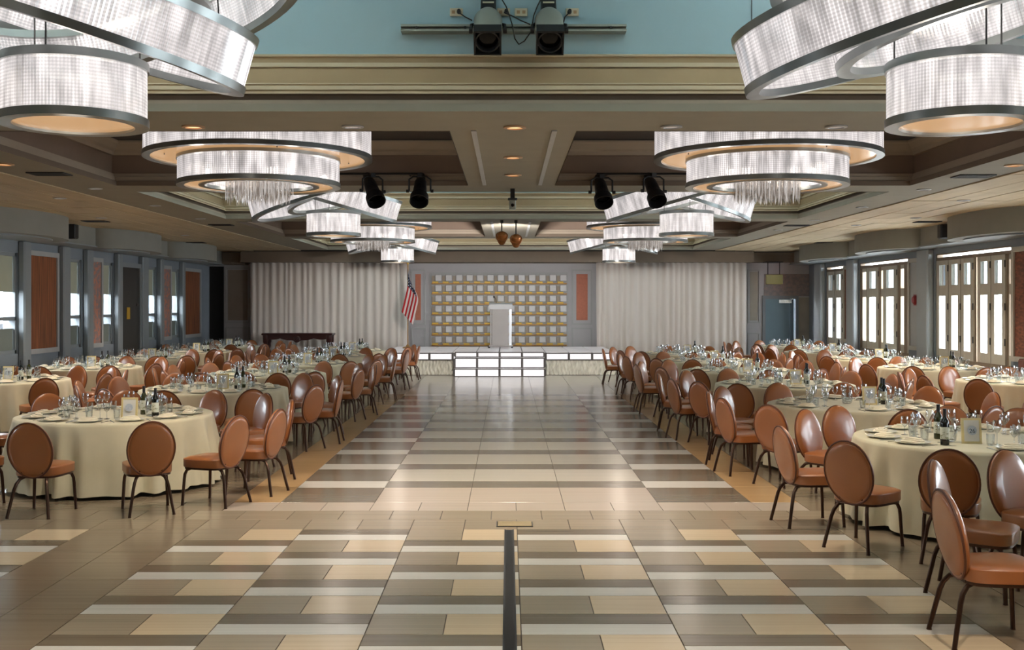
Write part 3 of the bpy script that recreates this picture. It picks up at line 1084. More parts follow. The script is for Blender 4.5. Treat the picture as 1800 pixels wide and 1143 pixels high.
def mth(op, a, b=None):
    n = nt.nodes.new('ShaderNodeMath')
    n.operation = op
    for i, q in enumerate((a, b)):
        if q is None:
            continue
        if isinstance(q, (int, float)):
            n.inputs[i].default_value = q
        else:
            nt.links.new(q, n.inputs[i])
    return n.outputs[0]


def mixc(f, a, b):
    n = nt.nodes.new('ShaderNodeMix')
    n.data_type = 'RGBA'
    nt.links.new(f, n.inputs['Factor'])
    for s_, q in (('A', a), ('B', b)):
        if isinstance(q, tuple):
            n.inputs[s_].default_value = q
        else:
            nt.links.new(q, n.inputs[s_])
    return n.outputs['Result']


u_, v_ = spx.outputs[0], spx.outputs[1]
stripe = mth('LESS_THAN', mth('MODULO', mth('MULTIPLY', v_, 6.5), 1.0), 0.5)
canton = mth('MULTIPLY', mth('LESS_THAN', u_, 0.4), mth('LESS_THAN', v_, 7 / 13))
gx = mth('SUBTRACT', mth('FRACT', mth('MULTIPLY', u_, 15.0)), 0.5)
gy = mth('SUBTRACT', mth('FRACT', mth('MULTIPLY', v_, 9.3)), 0.5)
star = mth('LESS_THAN', mth('ADD', mth('MULTIPLY', gx, gx), mth('MULTIPLY', gy, gy)), 0.03)
cst = mixc(stripe, C(206, 194, 188), C(166, 12, 22))
cct = mixc(star, C(20, 24, 46), C(200, 200, 206))
nt.links.new(mixc(canton, cst, cct), bs.inputs['Base Color'])
ff = MB()


def flag_pt(u, v):
    g = math.sin(PI / 2 * min(u * 2.0, 1.0))
    q = v / 0.62 if v < 0.62 else 1.0 - (v - 0.62) / 0.62      # the lower stripes hang folded behind
    back = 0.0 if v < 0.62 else 0.05 * min(1.0, (v - 0.62) / 0.08)
    x = 0.34 * q * g - 0.28 * u ** 1.2 + 0.10 * g
    return (x, -0.04 - 0.05 * g + back - 0.03 * math.sin(q * 9 + u * 2) * g, 2.44 - 0.40 * q - 1.33 * u)


ff.grid(40, 40, flag_pt, uvs=True)
fo = part('cloth', ff, fmat, fl, 'all')
fo.modifiers.new('cloth', 'SOLIDIFY').thickness = 0.004

# console table in front of the left curtain
cn = thing('console_table', 'dark carved mahogany console table before the left curtain', 'table', (bx(525, 33.4), 33.4, 0))
hw2 = (bx(587, 33.4) - bx(463, 33.4)) / 2
part('tabletop', MB().bevbox(-hw2, hw2, -0.3, 0.3, 1.05, 1.11, 0.015), M['mahogany'], cn)
n = 60
top_pts, bot_pts = [], []
for i in range(n + 1):
    u = i / n
    x = -hw2 + 0.06 + (2 * hw2 - 0.12) * u
    sc = 0.10 + 0.06 * abs(math.sin(u * PI * 4)) * (0.4 + 0.6 * math.sin(PI * u)) + 0.1 * math.exp(-((u - 0.5) / 0.05) ** 2)
    top_pts.append((x, 1.05))
    bot_pts.append((x, 1.05 - sc))
ap = MB()
ap.loft([[(x, -0.28, z) for x, z in top_pts], [(x, -0.28, z) for x, z in bot_pts], [(x, -0.25, z) for x, z in bot_pts], [(x, -0.25, z) for x, z in top_pts]], closed=False)
part('carved_apron', ap, M['mahogany'], cn)
part('rosette', MB().lathe([(0, 0.04), (0.03, 0.05), (0.05, 0.03), (0.07, 0.05), (0.1, 0.03), (0.11, 0)], 20), M['mahogany'], cn, True, loc=(0, -0.285, 0.93), rot=(PI / 2, 0, 0))
for sx in (-1, 1):
    for yy in (-0.24, 0.24):
        prof = [(0.0, 0), (0.05, 0), (0.06, 0.04), (0.035, 0.1), (0.05, 0.3), (0.075, 0.5), (0.04, 0.62), (0.06, 0.7), (0.06, 0.8), (0.08, 0.84), (0.085, 1.05), (0, 1.05)]
        part('leg', MB().lathe(prof, 14), M['mahogany'], cn, True, loc=(sx * (hw2 - 0.12), yy, 0))

# ------------------------------------------------------------------ chandeliers
def rod_band(R, h, n, name='crystal_band'):
    mb = MB()
    for r0, sgn in ((R, 1), (R - 0.035, -1)):
        k = len(mb.v)
        for i in range(2 * n):
            a = 2 * PI * i / (2 * n)
            r = r0 + (0.009 if i % 2 else 0.0) * sgn
            mb.v.append((r * math.cos(a), r * math.sin(a), 0))
            mb.v.append((r * math.cos(a), r * math.sin(a), h))
        for i in range(2 * n):
            j = (i + 1) % (2 * n)
            mb.uv[len(mb.f)] = [(i / 2, 0), ((i + 1) / 2, 0), ((i + 1) / 2, h), (i / 2, h)]
            mb.face((k + 2 * i, k + 2 * j, k + 2 * j + 1, k + 2 * i + 1))
    return mb.mesh(name, M['crystal'])


def rim_mesh(R, t=0.027, w=0.07, seg=72):
    a, b = R - w, R + 0.022
    return MB().lathe([(a, -t), (b, -t), (b, t), (a, t)], seg, closed=True).mesh('rim', M['rim'], True)


def disc_mesh(r0, r1, seg=72, name='diffuser'):
    return MB().lathe([(r0, 0), (r1, 0), (r1, 0.012), (r0, 0.012)], seg, closed=True).mesh(name, M['amber'], True)


def band(root, R, h, n, loc, rot=(0, 0, 0), top=True):
    b = obj('crystal_band', rod_band(R, h, n), root, loc, rot)
    rm = rim_mesh(R)
    obj('rim', rm, b, (0, 0, -0.02))
    if top:
        obj('rim', rm, b, (0, 0, h + 0.02))
    return b


def make_swirl(zc):
    root = thing('swirl_chandelier', '', 'chandelier', (0, 0, 0))
    ax = math.radians
    A = band(root, 1.48, 0.31, 330, (0.05, 0.0, 3.87), (ax(2), ax(-15.5), 0))
    Cc = band(root, 1.19, 0.30, 270, (-0.06, 0.0, 3.81), (ax(3), ax(16.5), 0))
    Bb = band(root, 0.84, 0.24, 190, (0.04, 0.0, 3.84), (ax(-2), ax(-14), 0))
    D = band(root, 0.455, 0.335, 130, (0, 0, 3.235))
    obj('diffuser', disc_mesh(0.001, 0.42), D, (0, 0, -0.03))
    for k in range(3):
        a = 2 * PI * k / 3 + 0.5
        part('cable', MB().tube([(0.42 * math.cos(a), 0.42 * math.sin(a), 3.6), (0.42 * math.cos(a), 0.42 * math.sin(a), zc)], 0.006, 6), M['cable'], root)
    for k in range(4):
        a = 2 * PI * k / 4 + 0.8
        part('cable', MB().tube([(1.2 * math.cos(a) - 0.1, 1.2 * math.sin(a), 4.1), (1.0 * math.cos(a), 1.0 * math.sin(a), zc)], 0.006, 6), M['cable'], root)
    part('canopy', MB().lathe([(0, zc - 0.06), (1.1, zc - 0.06), (1.12, zc - 0.002), (0, zc - 0.002)], 40), M['rim'], root, True)
    return root


def make_ring(zc):
    root = thing('tiered_chandelier', '', 'chandelier', (0, 0, 0))
    O = band(root, 1.33, 0.40, 300, (0, 0, 3.79))
    obj('diffuser', disc_mesh(0.96, 1.27), O, (0, 0, -0.03))
    I = band(root, 0.945, 0.27, 220, (0, 0, 3.46))
    obj('diffuser', disc_mesh(0.69, 0.885), I, (0, 0, -0.03))
    obj('inner_band', rod_band(0.67, 0.12, 110, 'inner_band'), I, (0, 0, 0))
    obj('rim', rim_mesh(0.69, 0.02, 0.05), I, (0, 0, -0.02))
    rr = random.Random(5)
    for nm, cnt, m, r in (('crystal_strands', 200, M['strand'], 0.010), ('lit_crystals', 130, M['strand_lit'], 0.007)):
        mb = MB()
        for k in range(cnt):
            rad = 0.40 * math.sqrt(rr.random())
            a = rr.uniform(0, 2 * PI)
            x, y = rad * math.cos(a), rad * math.sin(a)
            z1 = 3.80
            z0 = 3.19 + rr.uniform(0, 0.12)
            steps = 7
            pts = [(x, y, z0 + (z1 - z0) * q / steps) for q in range(steps + 1)]
            mb.tube(pts, [0.001 if q == 0 else r * (1.0 if q % 2 else 0.45) for q in range(steps + 1)], 5, caps=False)
        o = part(nm, mb, m, root)
        o['kind'] = 'stuff'
    for k in range(4):
        a = 2 * PI * k / 4 + 0.4
        part('cable', MB().tube([(1.1 * math.cos(a), 1.1 * math.sin(a), 3.75), (1.1 * math.cos(a), 1.1 * math.sin(a), zc)], 0.008, 6), M['cable'], root)
    part('strand_plate', MB().lathe([(0, 3.80), (0.46, 3.80), (0.46, 3.83), (0, 3.83)], 32), M['rim'], root, True)
    return root


sw = make_swirl(5.30)
rg = make_ring(4.35)
sw_t, rg_t = tree(sw), tree(rg)
ORD = {7.2: 'nearest', 18.9: 'middle', 30.8: 'farthest', 13.05: 'nearer', 24.8: 'farther', 1.2: 'added unseen overhead'}
for n, y in ((0, 7.2), (1, 13.05), (2, 18.9), (3, 24.8), (4, 30.8), (5, 1.2)):  # last pair hangs out of view, added to light the foreground
    for s, side in ((-1, 'left'), (1, 'right')):
        x = {-1: [-2.89, -3.0, -3.05, -3.1, -3.15, -2.9], 1: [3.01, 3.12, 3.12, 3.15, 3.16, 3.05]}[s][n]
        if n % 2 == 0:
            lab = '%s %s chandelier of tilted crystal hoops around a glowing drum' % (ORD[y], side)
            grp = 'tilted hoop chandeliers'
            src, t = sw, sw_t
        else:
            lab = '%s %s chandelier of two flat crystal tiers with amber undersides' % (ORD[y], side)
            grp = 'flat tiered chandeliers'
            src, t = rg, rg_t
        if s == -1 and n < 2:
            o = src
            o.location = (x, y, 0)
            o['label'], o['group'] = lab, grp
        else:
            o = dup(t, (x, y, 0), 0, lab, grp)
        if n % 2 == 0:
            for q in (-0.7, 0.7):
                lamp('hoop_bulb', 'SPOT', (x, y + q, 4.02), P_HOOP, (1.0, 0.9, 0.8), 0.12, rot=(PI, 0, 0), spot=math.radians(165))
            lamp('drum_bulb', 'POINT', (x, y, 3.42), P_DRUM, (1.0, 0.88, 0.76), 0.32)
        else:
            lamp('tier_bulb', 'POINT', (x, y, 4.0), P_TIER, (1.0, 0.88, 0.76), 0.25)
            for q in range(4):
                lamp('tier_bulb', 'POINT', (x + 0.8 * math.cos(q * PI / 2 + 0.7), y + 0.8 * math.sin(q * PI / 2 + 0.7), 3.58), P_INNER, (1.0, 0.88, 0.76), 0.08)

# ------------------------------------------------------------------ ceiling fittings
def cpt(px, py, z=ZC):
    Y = (z - CH) * F / (VY - py)
    return ((px - VX) * Y / F, Y, z)


dproto = thing('downlight', '', 'downlight', (0, 0, 0))
part('trim_ring', MB().lathe([(0.075, -0.001), (0.11, -0.001), (0.11, -0.012), (0.075, -0.016)], 24, closed=True), M['can_trim'], dproto, True)
part('lens', MB().lathe([(0.0, -0.004), (0.074, -0.004), (0.074, -0.001), (0.0, -0.001)], 20), M['lamp_on'], dproto)
dt_on = tree(dproto)
dproto2 = thing('downlight', '', 'downlight', (0, 0, 0))
part('trim_ring', MB().lathe([(0.075, -0.001), (0.105, -0.001), (0.105, -0.01), (0.075, -0.014)], 24, closed=True), M['trim_grey'], dproto2, True)
part('lens', MB().lathe([(0.0, -0.004), (0.074, -0.004), (0.074, -0.001), (0.0, -0.001)], 20), M['lamp_dim'], dproto2)
dt_dim = tree(dproto2)
DL = [(905, 223, 1, 'amber downlight on the central beam nearest the camera'),
      (902, 276, 1, 'amber downlight second from the camera on the central beam'),
      (902, 307, 1, 'amber downlight third from the camera on the central beam'),
      (340, 222, 1, 'amber downlight above the nearer left tiered chandelier'),
      (620, 222, 0, 'dim downlight on the beam above and right of the nearer left tiered chandelier'),
      (1180, 222, 0, 'dim downlight on the beam above and left of the nearer right tiered chandelier'),
      (1470, 222, 0, 'small downlight on the beam above the nearer right tiered chandelier'),
      (8, 288, 1, 'amber downlight at the left edge, on the side ceiling'),
      (167, 331, 0, 'left side ceiling downlight level with the nearer tiered chandelier rim'),
      (272, 361, 0, 'left side ceiling downlight beside the second coffer corner'),
      (352, 384, 0, 'left side ceiling downlight beside the third coffer corner'),
      (105, 346, 0, 'left side ceiling downlight above the first bowed soffit'),
      (178, 381, 0, 'left side ceiling downlight beside a black vent slot'),
      (325, 412, 0, 'left side ceiling downlight above the far bowed soffit'),
      (1782, 290, 1, 'amber downlight at the right edge, on the side ceiling'),
      (1624, 333, 0, 'right side ceiling downlight level with the nearer tiered chandelier rim'),
      (1516, 364, 0, 'right side ceiling downlight beside the second coffer corner'),
      (1432, 387, 0, 'right side ceiling downlight beside the third coffer corner'),
      (1694, 350, 0, 'right side ceiling downlight above the first bowed soffit'),
      (1610, 381, 0, 'right side ceiling downlight above a black vent slot'),
      (1505, 394, 0, 'right side ceiling downlight between the third coffer and the soffit'),
      (1368, 404, 0, 'right side ceiling downlight beside the fourth coffer')]
DL += [(VX + F * q / 3.75, VY - F * 1.7 / 3.75, 2, 'added unseen amber downlight above the foreground floor, ' + ('far left', 'left', 'just left of the axis', 'just right of the axis', 'right', 'far right')[k]) for k, q in enumerate((-7.0, -3.4, -1.2, 1.2, 3.4, 7.0))]  # out-of-view fittings added to brighten the foreground floor
ZS = ZC - 0.021
used = [False, False]
for px, py, on, lab in DL:
    x, y, z = cpt(px, py)
    z = ZS if abs(x) > 6.45 else ZC - 0.002
    big, on = on == 2, min(on, 1)
    if not used[on]:
        used[on] = True
        o = dproto if on else dproto2
        o.location = (x, y, z)
        o['label'], o['group'] = lab, 'recessed downlights'
    else:
        o = dup(dt_on if on else dt_dim, (x, y, z), 0, lab, 'recessed downlights')
    lamp('downlight_bulb', 'SPOT', (x, y, z - 0.03), P_DOWN * 1.7 if big else P_DOWN if on else P_DOWN * 0.7, (1.0, 0.88, 0.74), 0.05, rot=(0, 0, 0), spot=math.radians(100))  # dim fittings get an added spot too, for more light below
# vents
vp = thing('ceiling_vent', '', 'vent', (0, 0, 0))
vf = MB()
vf.box(-0.24, 0.24, -0.16, -0.135, -0.014, 0).box(-0.24, 0.24, 0.135, 0.16, -0.014, 0).box(-0.24, -0.215, -0.135, 0.135, -0.014, 0).box(0.215, 0.24, -0.135, 0.135, -0.014, 0)
part('vent_frame', vf, M['black_soft'], vp)
for k in range(7):
    part('slat', B(-0.215, 0.215, -0.125 + k * 0.04, -0.108 + k * 0.04, -0.01, -0.001), M['black'], vp)
vt = tree(vp)
VN = [(87, 305, 'black slotted vent on the left side ceiling nearest the camera'), (168, 387, 'black slotted vent above the left bowed soffit'),
      (389, 395, 'black slotted vent beside the left fourth coffer'), (345, 425, 'black slotted vent above the farthest left soffit'),
      (1711, 309, 'black slotted vent on the right side ceiling nearest the camera'), (1630, 388, 'black slotted vent above the right bowed soffit'),
      (1400, 396, 'black slotted vent beside the right fourth coffer'), (1449, 425, 'black slotted vent above the farthest right soffit')]
for i, (px, py, lab) in enumerate(VN):
    x, y, z = cpt(px, py)
    z = ZS if abs(x) > 6.45 else ZC - 0.002
    if i == 0:
        vp.location = (x, y, z)
        vp['label'], vp['group'] = lab, 'ceiling vents'
    else:
        dup(vt, (x, y, z), 0, lab, 'ceiling vents')
# small speakers on the soffits
sp0 = thing('wall_speaker', '', 'speaker', (0, 0, 0))
part('cabinet', MB().bevbox(-0.11, 0.11, -0.1, 0.1, -0.15, 0.15, 0.02), M['black'], sp0)
part('grille', B(-0.09, 0.09, -0.108, -0.1, -0.13, 0.13), M['black_soft'], sp0)
part('bracket', B(-0.02, 0.02, 0.1, 0.16, -0.02, 0.02), M['steel_dark'], sp0)
spt = tree(sp0)
SPK = [(-9.0, 22.3, 'left soffit speaker nearest the camera'), (-9.0, 27.6, 'left soffit speaker farther from the camera'),
       (9.0, 22.3, 'right soffit speaker nearest the camera'), (9.0, 27.6, 'right soffit speaker farther from the camera')]
for i, (x, y, lab) in enumerate(SPK):
    lab = 'small black ' + lab + ', tucked between bowed fronts'
    if i == 0:
        sp0.location = (x, y, 3.5)
        sp0['label'], sp0['group'] = lab, 'soffit speakers'
    else:
        dup(spt, (x, y, 3.5), 0, lab, 'soffit speakers')

# ------------------------------------------------------------------ theatre lights
def stage_light(name, label, loc, aim, s, body_m, front_m, square=True, hang=0.35):
    t = thing(name, label, 'stage light', loc, aim[1])
    tl = aim[0]
    rot = (tl, 0, 0)      # the barrel runs along local -Y, tipped down by tl
    bd = MB().lathe([(0, 0.2), (0.06, 0.2), (0.075, 0.16), (0.085, 0.02), (0.09, -0.05), (0.105, -0.08), (0.105, -0.1), (0.09, -0.1)], 24)
    b = part('barrel', bd, body_m, t, True, rot=(-tl, 0, 0))
    b.scale = (s, s, s)
    part('lens', MB().lathe([(0, -0.085), (0.05, -0.09), (0.088, -0.085)], 24), M['lens'], b, True)
    if square:
        fr = MB()
        fr.box(-0.12, 0.12, -0.12, -0.092, -0.125, -0.105).box(-0.12, 0.12, 0.092, 0.12, -0.125, -0.105).box(-0.12, -0.092, -0.092, 0.092, -0.125, -0.105).box(0.092, 0.12, -0.092, 0.092, -0.125, -0.105)
        part('gel_frame', fr, front_m, b)
    else:
        part('snout', MB().lathe([(0.1, -0.1), (0.115, -0.1), (0.118, -0.2), (0.108, -0.2)], 24, closed=True), front_m, b, True)
    part('cap', MB().lathe([(0, 0.3), (0.05, 0.3), (0.058, 0.21), (0, 0.2)], 20), front_m, b, True)
    w = 0.135 * s
    yk = MB().tube([(-w, 0, 0), (-w, 0, hang * 0.75), (-w * 0.6, 0, hang * 0.93), (w * 0.6, 0, hang * 0.93), (w, 0, hang * 0.75), (w, 0, 0)], 0.012 * s, 8)
    part('yoke', yk, front_m, t, True)
    for x in (-1, 1):
        part('knob', MB().lathe([(0, 0), (0.022, 0), (0.022, 0.04), (0, 0.04)], 12), front_m, t, True, loc=(x * w, 0, 0), rot=(0, x * PI / 2, 0))
    part('clamp', B(-0.03 * s, 0.03 * s, -0.03, 0.03, hang * 0.9, hang + 0.03), front_m, t)
    return t


TL = math.radians(25)
bar = thing('lighting_bar', 'long slotted steel bar fixed across the blue cove wall', 'bar', (0.05, 9.6, 4.45))
part('rail', MB().box(-1.0, 1.0, -0.03, 0.09, -0.03, -0.012).box(-1.0, 1.0, -0.03, 0.09, 0.012, 0.03).box(-1.0, 1.0, 0.02, 0.09, -0.012, 0.012), M['grey_metal'], bar)
for x in (-0.86, -0.43, 0.43, 0.86):
    part('bolt', MB().lathe([(0, 0), (0.012, 0), (0.012, 0.012), (0, 0.012)], 8), M['steel_dark'], bar, True, loc=(x, -0.03, 0.0), rot=(PI / 2, 0, 0))
for x, side in ((-0.175, 'left'), (0.36, 'right')):
    t = thing('theatre_spotlight', 'grey and black theatre spotlight on the steel bar, %s of the pair' % side, 'stage light', (x, 9.42, 4.42), 0, 'spotlights on the steel bar')
    b = part('barrel', MB().lathe([(0, 0.16), (0.1, 0.16), (0.125, 0.1), (0.125, -0.1), (0.105, -0.14), (0.09, -0.14)], 26), M['grey_metal'], t, True, rot=(-0.78, 0, 0))
    part('gel_frame', MB().loft([[(q * 0.118 * a, q * 0.118 * c, z) for a, c in ((-1, -1), (1, -1), (1, 1), (-1, 1))] for q, z in ((0.86, -0.14), (1, -0.16), (1, -0.27), (0.88, -0.275), (0.86, -0.16))]), M['black'], b)
    part('lens', MB().lathe([(0, -0.20), (0.05, -0.205), (0.098, -0.19)], 24), M['lens'], b, True)
    part('lens_ring', MB().lathe([(0.094, -0.25), (0.106, -0.25), (0.106, -0.15), (0.094, -0.15)], 24, closed=True), M['black_soft'], b, True)
    bb = part('back_box', MB().bevbox(-0.068, 0.068, -0.06, 0.06, 0.13, 0.42, 0.01), M['black'], b)
    part('rating_plate', B(-0.05, 0.05, -0.064, -0.06, 0.29, 0.315), M['plate_ivory'], bb)
    part('yoke', MB().tube([(-0.145, 0.0, -0.05), (-0.145, 0.02, 0.02), (-0.1, 0.1, 0.05), (0.1, 0.1, 0.05), (0.145, 0.02, 0.02), (0.145, 0.0, -0.05)], 0.014, 8), M['black'], t, True)
    for q in (-1, 1):
        part('knob', MB().lathe([(0, 0), (0.03, 0), (0.03, 0.03), (0, 0.03)], 12), M['black'], t, True, loc=(q * 0.135, 0, -0.03), rot=(0, q * PI / 2, 0))
for i, (px, lab) in enumerate(((802, 'leftmost'), (885, 'second from left'), (916, 'third from left, without plug'), (1006, 'rightmost'))):
    o = thing('wall_outlet', 'ivory double power outlet on the blue cove wall, %s' % lab, 'outlet', ((px - VX) * 9.66 / F, 9.675, CH + (VY - 21) * 9.66 / F), 0, 'outlets on the blue wall')
    part('cover_plate', MB().bevbox(-0.058, 0.058, -0.012, 0.0, -0.036, 0.036, 0.004), M['plate_ivory'], o)
    for q in (-0.025, 0.025):
        part('socket', B(q - 0.014, q + 0.014, -0.0145, -0.012, -0.014, 0.014), M['can_trim'], o)
    if i != 2:
        part('plug', MB().lathe([(0, 0), (0.02, 0), (0.016, 0.05), (0, 0.05)], 12), M['black'], o, True, loc=(0.025 if i < 3 else -0.025, -0.012, 0), rot=(PI / 2, 0, 0))


def cpx(px, py, y):
    return ((px - VX) * y / F, y, CH + (VY - py) * y / F)


for lab, pts in (('black cable drooping in a loop between the two spotlights', [(878, -8), (890, 12), (900, 42), (905, 68), (912, 78), (922, 72), (934, 55), (940, 40)]),
                 ('short black cable from the leftmost outlet to the left spotlight', [(808, 23), (818, 30), (830, 36)]),
                 ('short black cable from the rightmost outlet to the right spotlight', [(1000, 23), (993, 30), (990, 42)]),
                 ('black cable rising up the left side of the right spotlight', [(952, -4), (945, 10), (938, 28), (936, 42)]),
                 ('black cable from the second outlet across to the right spotlight', [(886, 22), (900, 28), (915, 36), (932, 43)])):
    o = obj('power_cable', MB().tube([cpx(a, b, 9.5) for a, b in pts], 0.006, 6).mesh('power_cable', M['cable'], True))
    tag(o, lab, 'cable', 'cables on the blue wall')
# black profile spots hung below the second beam
for px, py, ang, lab in ((655, 336, 0.5, 'outer left black stage light, turned aside, under the second beam'), (738, 336, 0.0, 'inner left black stage light facing forward under the second beam'),
                         (1058, 338, 0.12, 'inner right black stage light facing forward under the second beam'), (1149, 336, 0.25, 'outer right black stage light, slim, under the second beam')):
    x, y, z = cpx(px, py, 15.2)
    stage_light('stage_light', lab, (x, y, z), (0.75, ang), 1.12, M['black'], M['black'], square=False, hang=0.22)['group'] = 'black lights under the second beam'
for x0_, lab in ((-2.0, 'left'), (2.0, 'right')):
    o = obj('pipe', MB().tube([(x0_ - 0.75, 15.25, 3.84), (x0_ + 0.75, 15.25, 3.84)], 0.016, 8).tube([(x0_ - 0.6, 15.25, 3.84), (x0_ - 0.6, 15.5, 3.84)], 0.014, 6).tube([(x0_ + 0.6, 15.25, 3.84), (x0_ + 0.6, 15.5, 3.84)], 0.014, 6).mesh('pipe', M['steel_dark'], True))
    tag(o, 'thin dark pipe holding the two %s stage lights under the second beam' % lab, 'pipe', 'pipes under the second beam')
# pendant device on the second beam
x, y, z = cpx(901, 352, 15.9)
pj = thing('ceiling_projector', 'small grey device hanging on a black stem below the central beam', 'projector', (x, y, z))
part('stem', MB().box(-0.032, 0.032, -0.03, 0.03, 0.02, ZC - z), M['black'], pj)
part('housing', MB().bevbox(-0.05, 0.05, -0.06, 0.06, -0.14, 0.0, 0.012), M['grey_metal'], pj)
part('collar', MB().bevbox(-0.07, 0.07, -0.07, 0.07, 0.0, 0.03, 0.01), M['black_soft'], pj)
part('lens', MB().lathe([(0, 0), (0.025, 0), (0.025, 0.02), (0, 0.02)], 14), M['lens'], pj, True, loc=(0, -0.06, -0.08), rot=(PI / 2, 0, 0))
# two copper lamps under the third beam
for px, py, lab in ((882, 416, 'left'), (907, 421, 'right')):
    x, y, z = cpx(px, py, 21.8)
    t = thing('copper_spotlight', 'round copper spotlight under the third beam, %s one of the pair' % lab, 'stage light', (x, y, z), 0, 'copper spotlights')
    part('globe', MB().lathe([(0, -0.17), (0.06, -0.16), (0.09, -0.1), (0.1, 0.0), (0.09, 0.07), (0.05, 0.1), (0, 0.11)], 22), M['copper'], t, True, rot=(0.6, 0, 0))
    part('rim_ring', MB().lathe([(0.09, -0.02), (0.125, -0.02), (0.125, 0.02), (0.09, 0.02)], 22, closed=True), M['copper'], t, True, rot=(0.9, 0, 0))
    part('lens', MB().lathe([(0, 0.005), (0.088, 0.005), (0.088, -0.005), (0, -0.005)], 20), M['lens'], t, rot=(0.9, 0, 0))
    part('arm', MB().tube([(0, 0, 0.1), (0.0, 0.05, 0.3), (0.0, 0.05, 3.69 - z)], 0.012, 8), M['black'], t, True)
    part('clamp', B(-0.03, 0.03, 0.02, 0.08, 3.64 - z, 3.70 - z), M['black'], t)
    lamp('stage_wash', 'SPOT', (x, y + 0.15, z - 0.08), P_WASH, (1.0, 0.94, 0.9), 0.08, rot=(math.radians(84), 0, 0), spot=math.radians(75))

# benches along the walls
for s, side in ((-1, 'left'), (1, 'right')):
    bn = thing('wall_bench', 'dark red-brown upholstered bench against the %s wall' % side, 'bench', (s * 9.52, 19.75, 0))
    part('seat', MB().bevbox(-0.2, 0.2, -0.7, 0.7, 0.38, 0.48, 0.03), M['leather_dark'], bn)
    xa, xb = sorted((s * 0.12, s * 0.2))
    part('backrest', MB().bevbox(xa, xb, -0.7, 0.7, 0.5, 0.97, 0.03), M['leather_dark'], bn)
    for xx in (-0.16, 0.16):
        for yy in (-0.62, 0.62):
            part('leg', B(xx - 0.02, xx + 0.02, yy - 0.02, yy + 0.02, 0, 0.38), M['steel_dark'], bn)

# ------------------------------------------------------------------ banquet chair
def superloop(hw_f, hw_b, y0, y1, z, s, n=36, p=4.2, crown=0.0):
    pts = []
    for i in range(n):
        a = 2 * PI * i / n
        c, d = math.cos(a), math.sin(a)
        x = abs(c) ** (2 / p) * (1 if c > 0 else -1)
        yy = abs(d) ** (2 / p) * (1 if d > 0 else -1)
        t = (yy + 1) / 2
        hw = hw_b + (hw_f - hw_b) * t
        ym, yh = (y0 + y1) / 2, (y1 - y0) / 2
        pts.append((x * hw * s, ym + yy * yh * s, z))
    return pts


def make_chair():
    root = thing('banquet_chair', '', 'chair', (0, 0, 0))
    a = (0.235, 0.205, -0.23, 0.235)
    loops = [superloop(*a, z, s) for z, s in ((0.378, 0.93), (0.383, 0.985), (0.392, 1.0), (0.45, 1.0), (0.456, 1.006), (0.462, 1.0), (0.468, 0.97), (0.478, 0.85), (0.486, 0.6), (0.489, 0.3), (0.49, 0.02))]
    part('seat', MB().loft(loops, caps=True), M['vinyl'], root, True)
    sf = [superloop(*a, z, s) for z, s in ((0.362, 0.9), (0.362, 0.955), (0.38, 0.955), (0.38, 0.9))]
    part('seat_frame', MB().loft(sf + [sf[0]]), M['bronze'], root, True)
    # oval back: built flat in XZ, then leaned
    hwx, hz = 0.218, 0.268
    lean = math.radians(11)
    prof = [(0.02, -0.034), (0.5, -0.032), (0.8, -0.028), (0.90, -0.024), (0.935, -0.016), (0.965, -0.018), (0.99, -0.012), (1.0, 0.0), (0.99, 0.012), (0.96, 0.018),
            (0.93, 0.024), (0.8, 0.034), (0.5, 0.04), (0.02, 0.042)]
    n = 44
    loops = [[(hwx * s * math.cos(2 * PI * i / n), yy, hz * s * math.sin(2 * PI * i / n)) for i in range(n)] for s, yy in prof]
    bk = part('backrest', MB().loft(loops, caps=True), M['vinyl'], root, True, loc=(0, -0.262, 0.632), rot=(lean, 0, 0))
    pp = [(hwx * 1.0 * math.cos(2 * PI * i / n), -0.012, hz * 1.0 * math.sin(2 * PI * i / n)) for i in range(n + 1)]
    part('piping', MB().tube(pp, 0.008, 6, caps=False), M['piping'], bk, True)
    for s in (-1, 1):
        part('back_bracket', MB().tube([(s * 0.1, -0.12, 0.372), (s * 0.1, -0.21, 0.378), (s * 0.1, -0.235, 0.43), (s * 0.1, -0.255, 0.52)], 0.012, 6), M['bronze'], root, True)
    for s in (-1, 1):
        part('leg', MB().tube([(s * 0.085, -0.06, 0.366), (s * 0.105, -0.16, 0.368), (s * 0.13, -0.215, 0.352), (s * 0.148, -0.248, 0.31), (s * 0.16, -0.265, 0.26), (s * 0.2, -0.315, 0.012), (s * 0.2, -0.315, 0.0)],
                              [0.0155] * 5 + [0.0145, 0.017], 8), M['bronze'], root, True)
        part('leg', MB().tube([(s * 0.1, 0.06, 0.366), (s * 0.16, 0.13, 0.368), (s * 0.185, 0.165, 0.352), (s * 0.196, 0.182, 0.31), (s * 0.2, 0.187, 0.26), (s * 0.212, 0.2, 0.012), (s * 0.212, 0.2, 0.0)],
                              [0.0155] * 5 + [0.0145, 0.017], 8), M['bronze'], root, True)
    return root


chair0 = make_chair()
chair_t = tree(chair0)
CLOCK = ['three', 'two', 'one', 'twelve', 'eleven', 'ten', 'nine', 'eight', 'seven', 'six', 'five', 'four']
chair_used = [False]


def put_chair(x, y, facing, label, group):
    rz = facing - PI / 2
    if not chair_used[0]:
        chair_used[0] = True
        chair0.location = (x, y, 0)
        chair0.rotation_euler = (0, 0, rz)
        chair0['label'], chair0['group'] = label, group
        return chair0
    return dup(chair_t, (x, y, 0), rz, label, group)


# ------------------------------------------------------------------ tables
TR, TZ = 1.05, 0.768


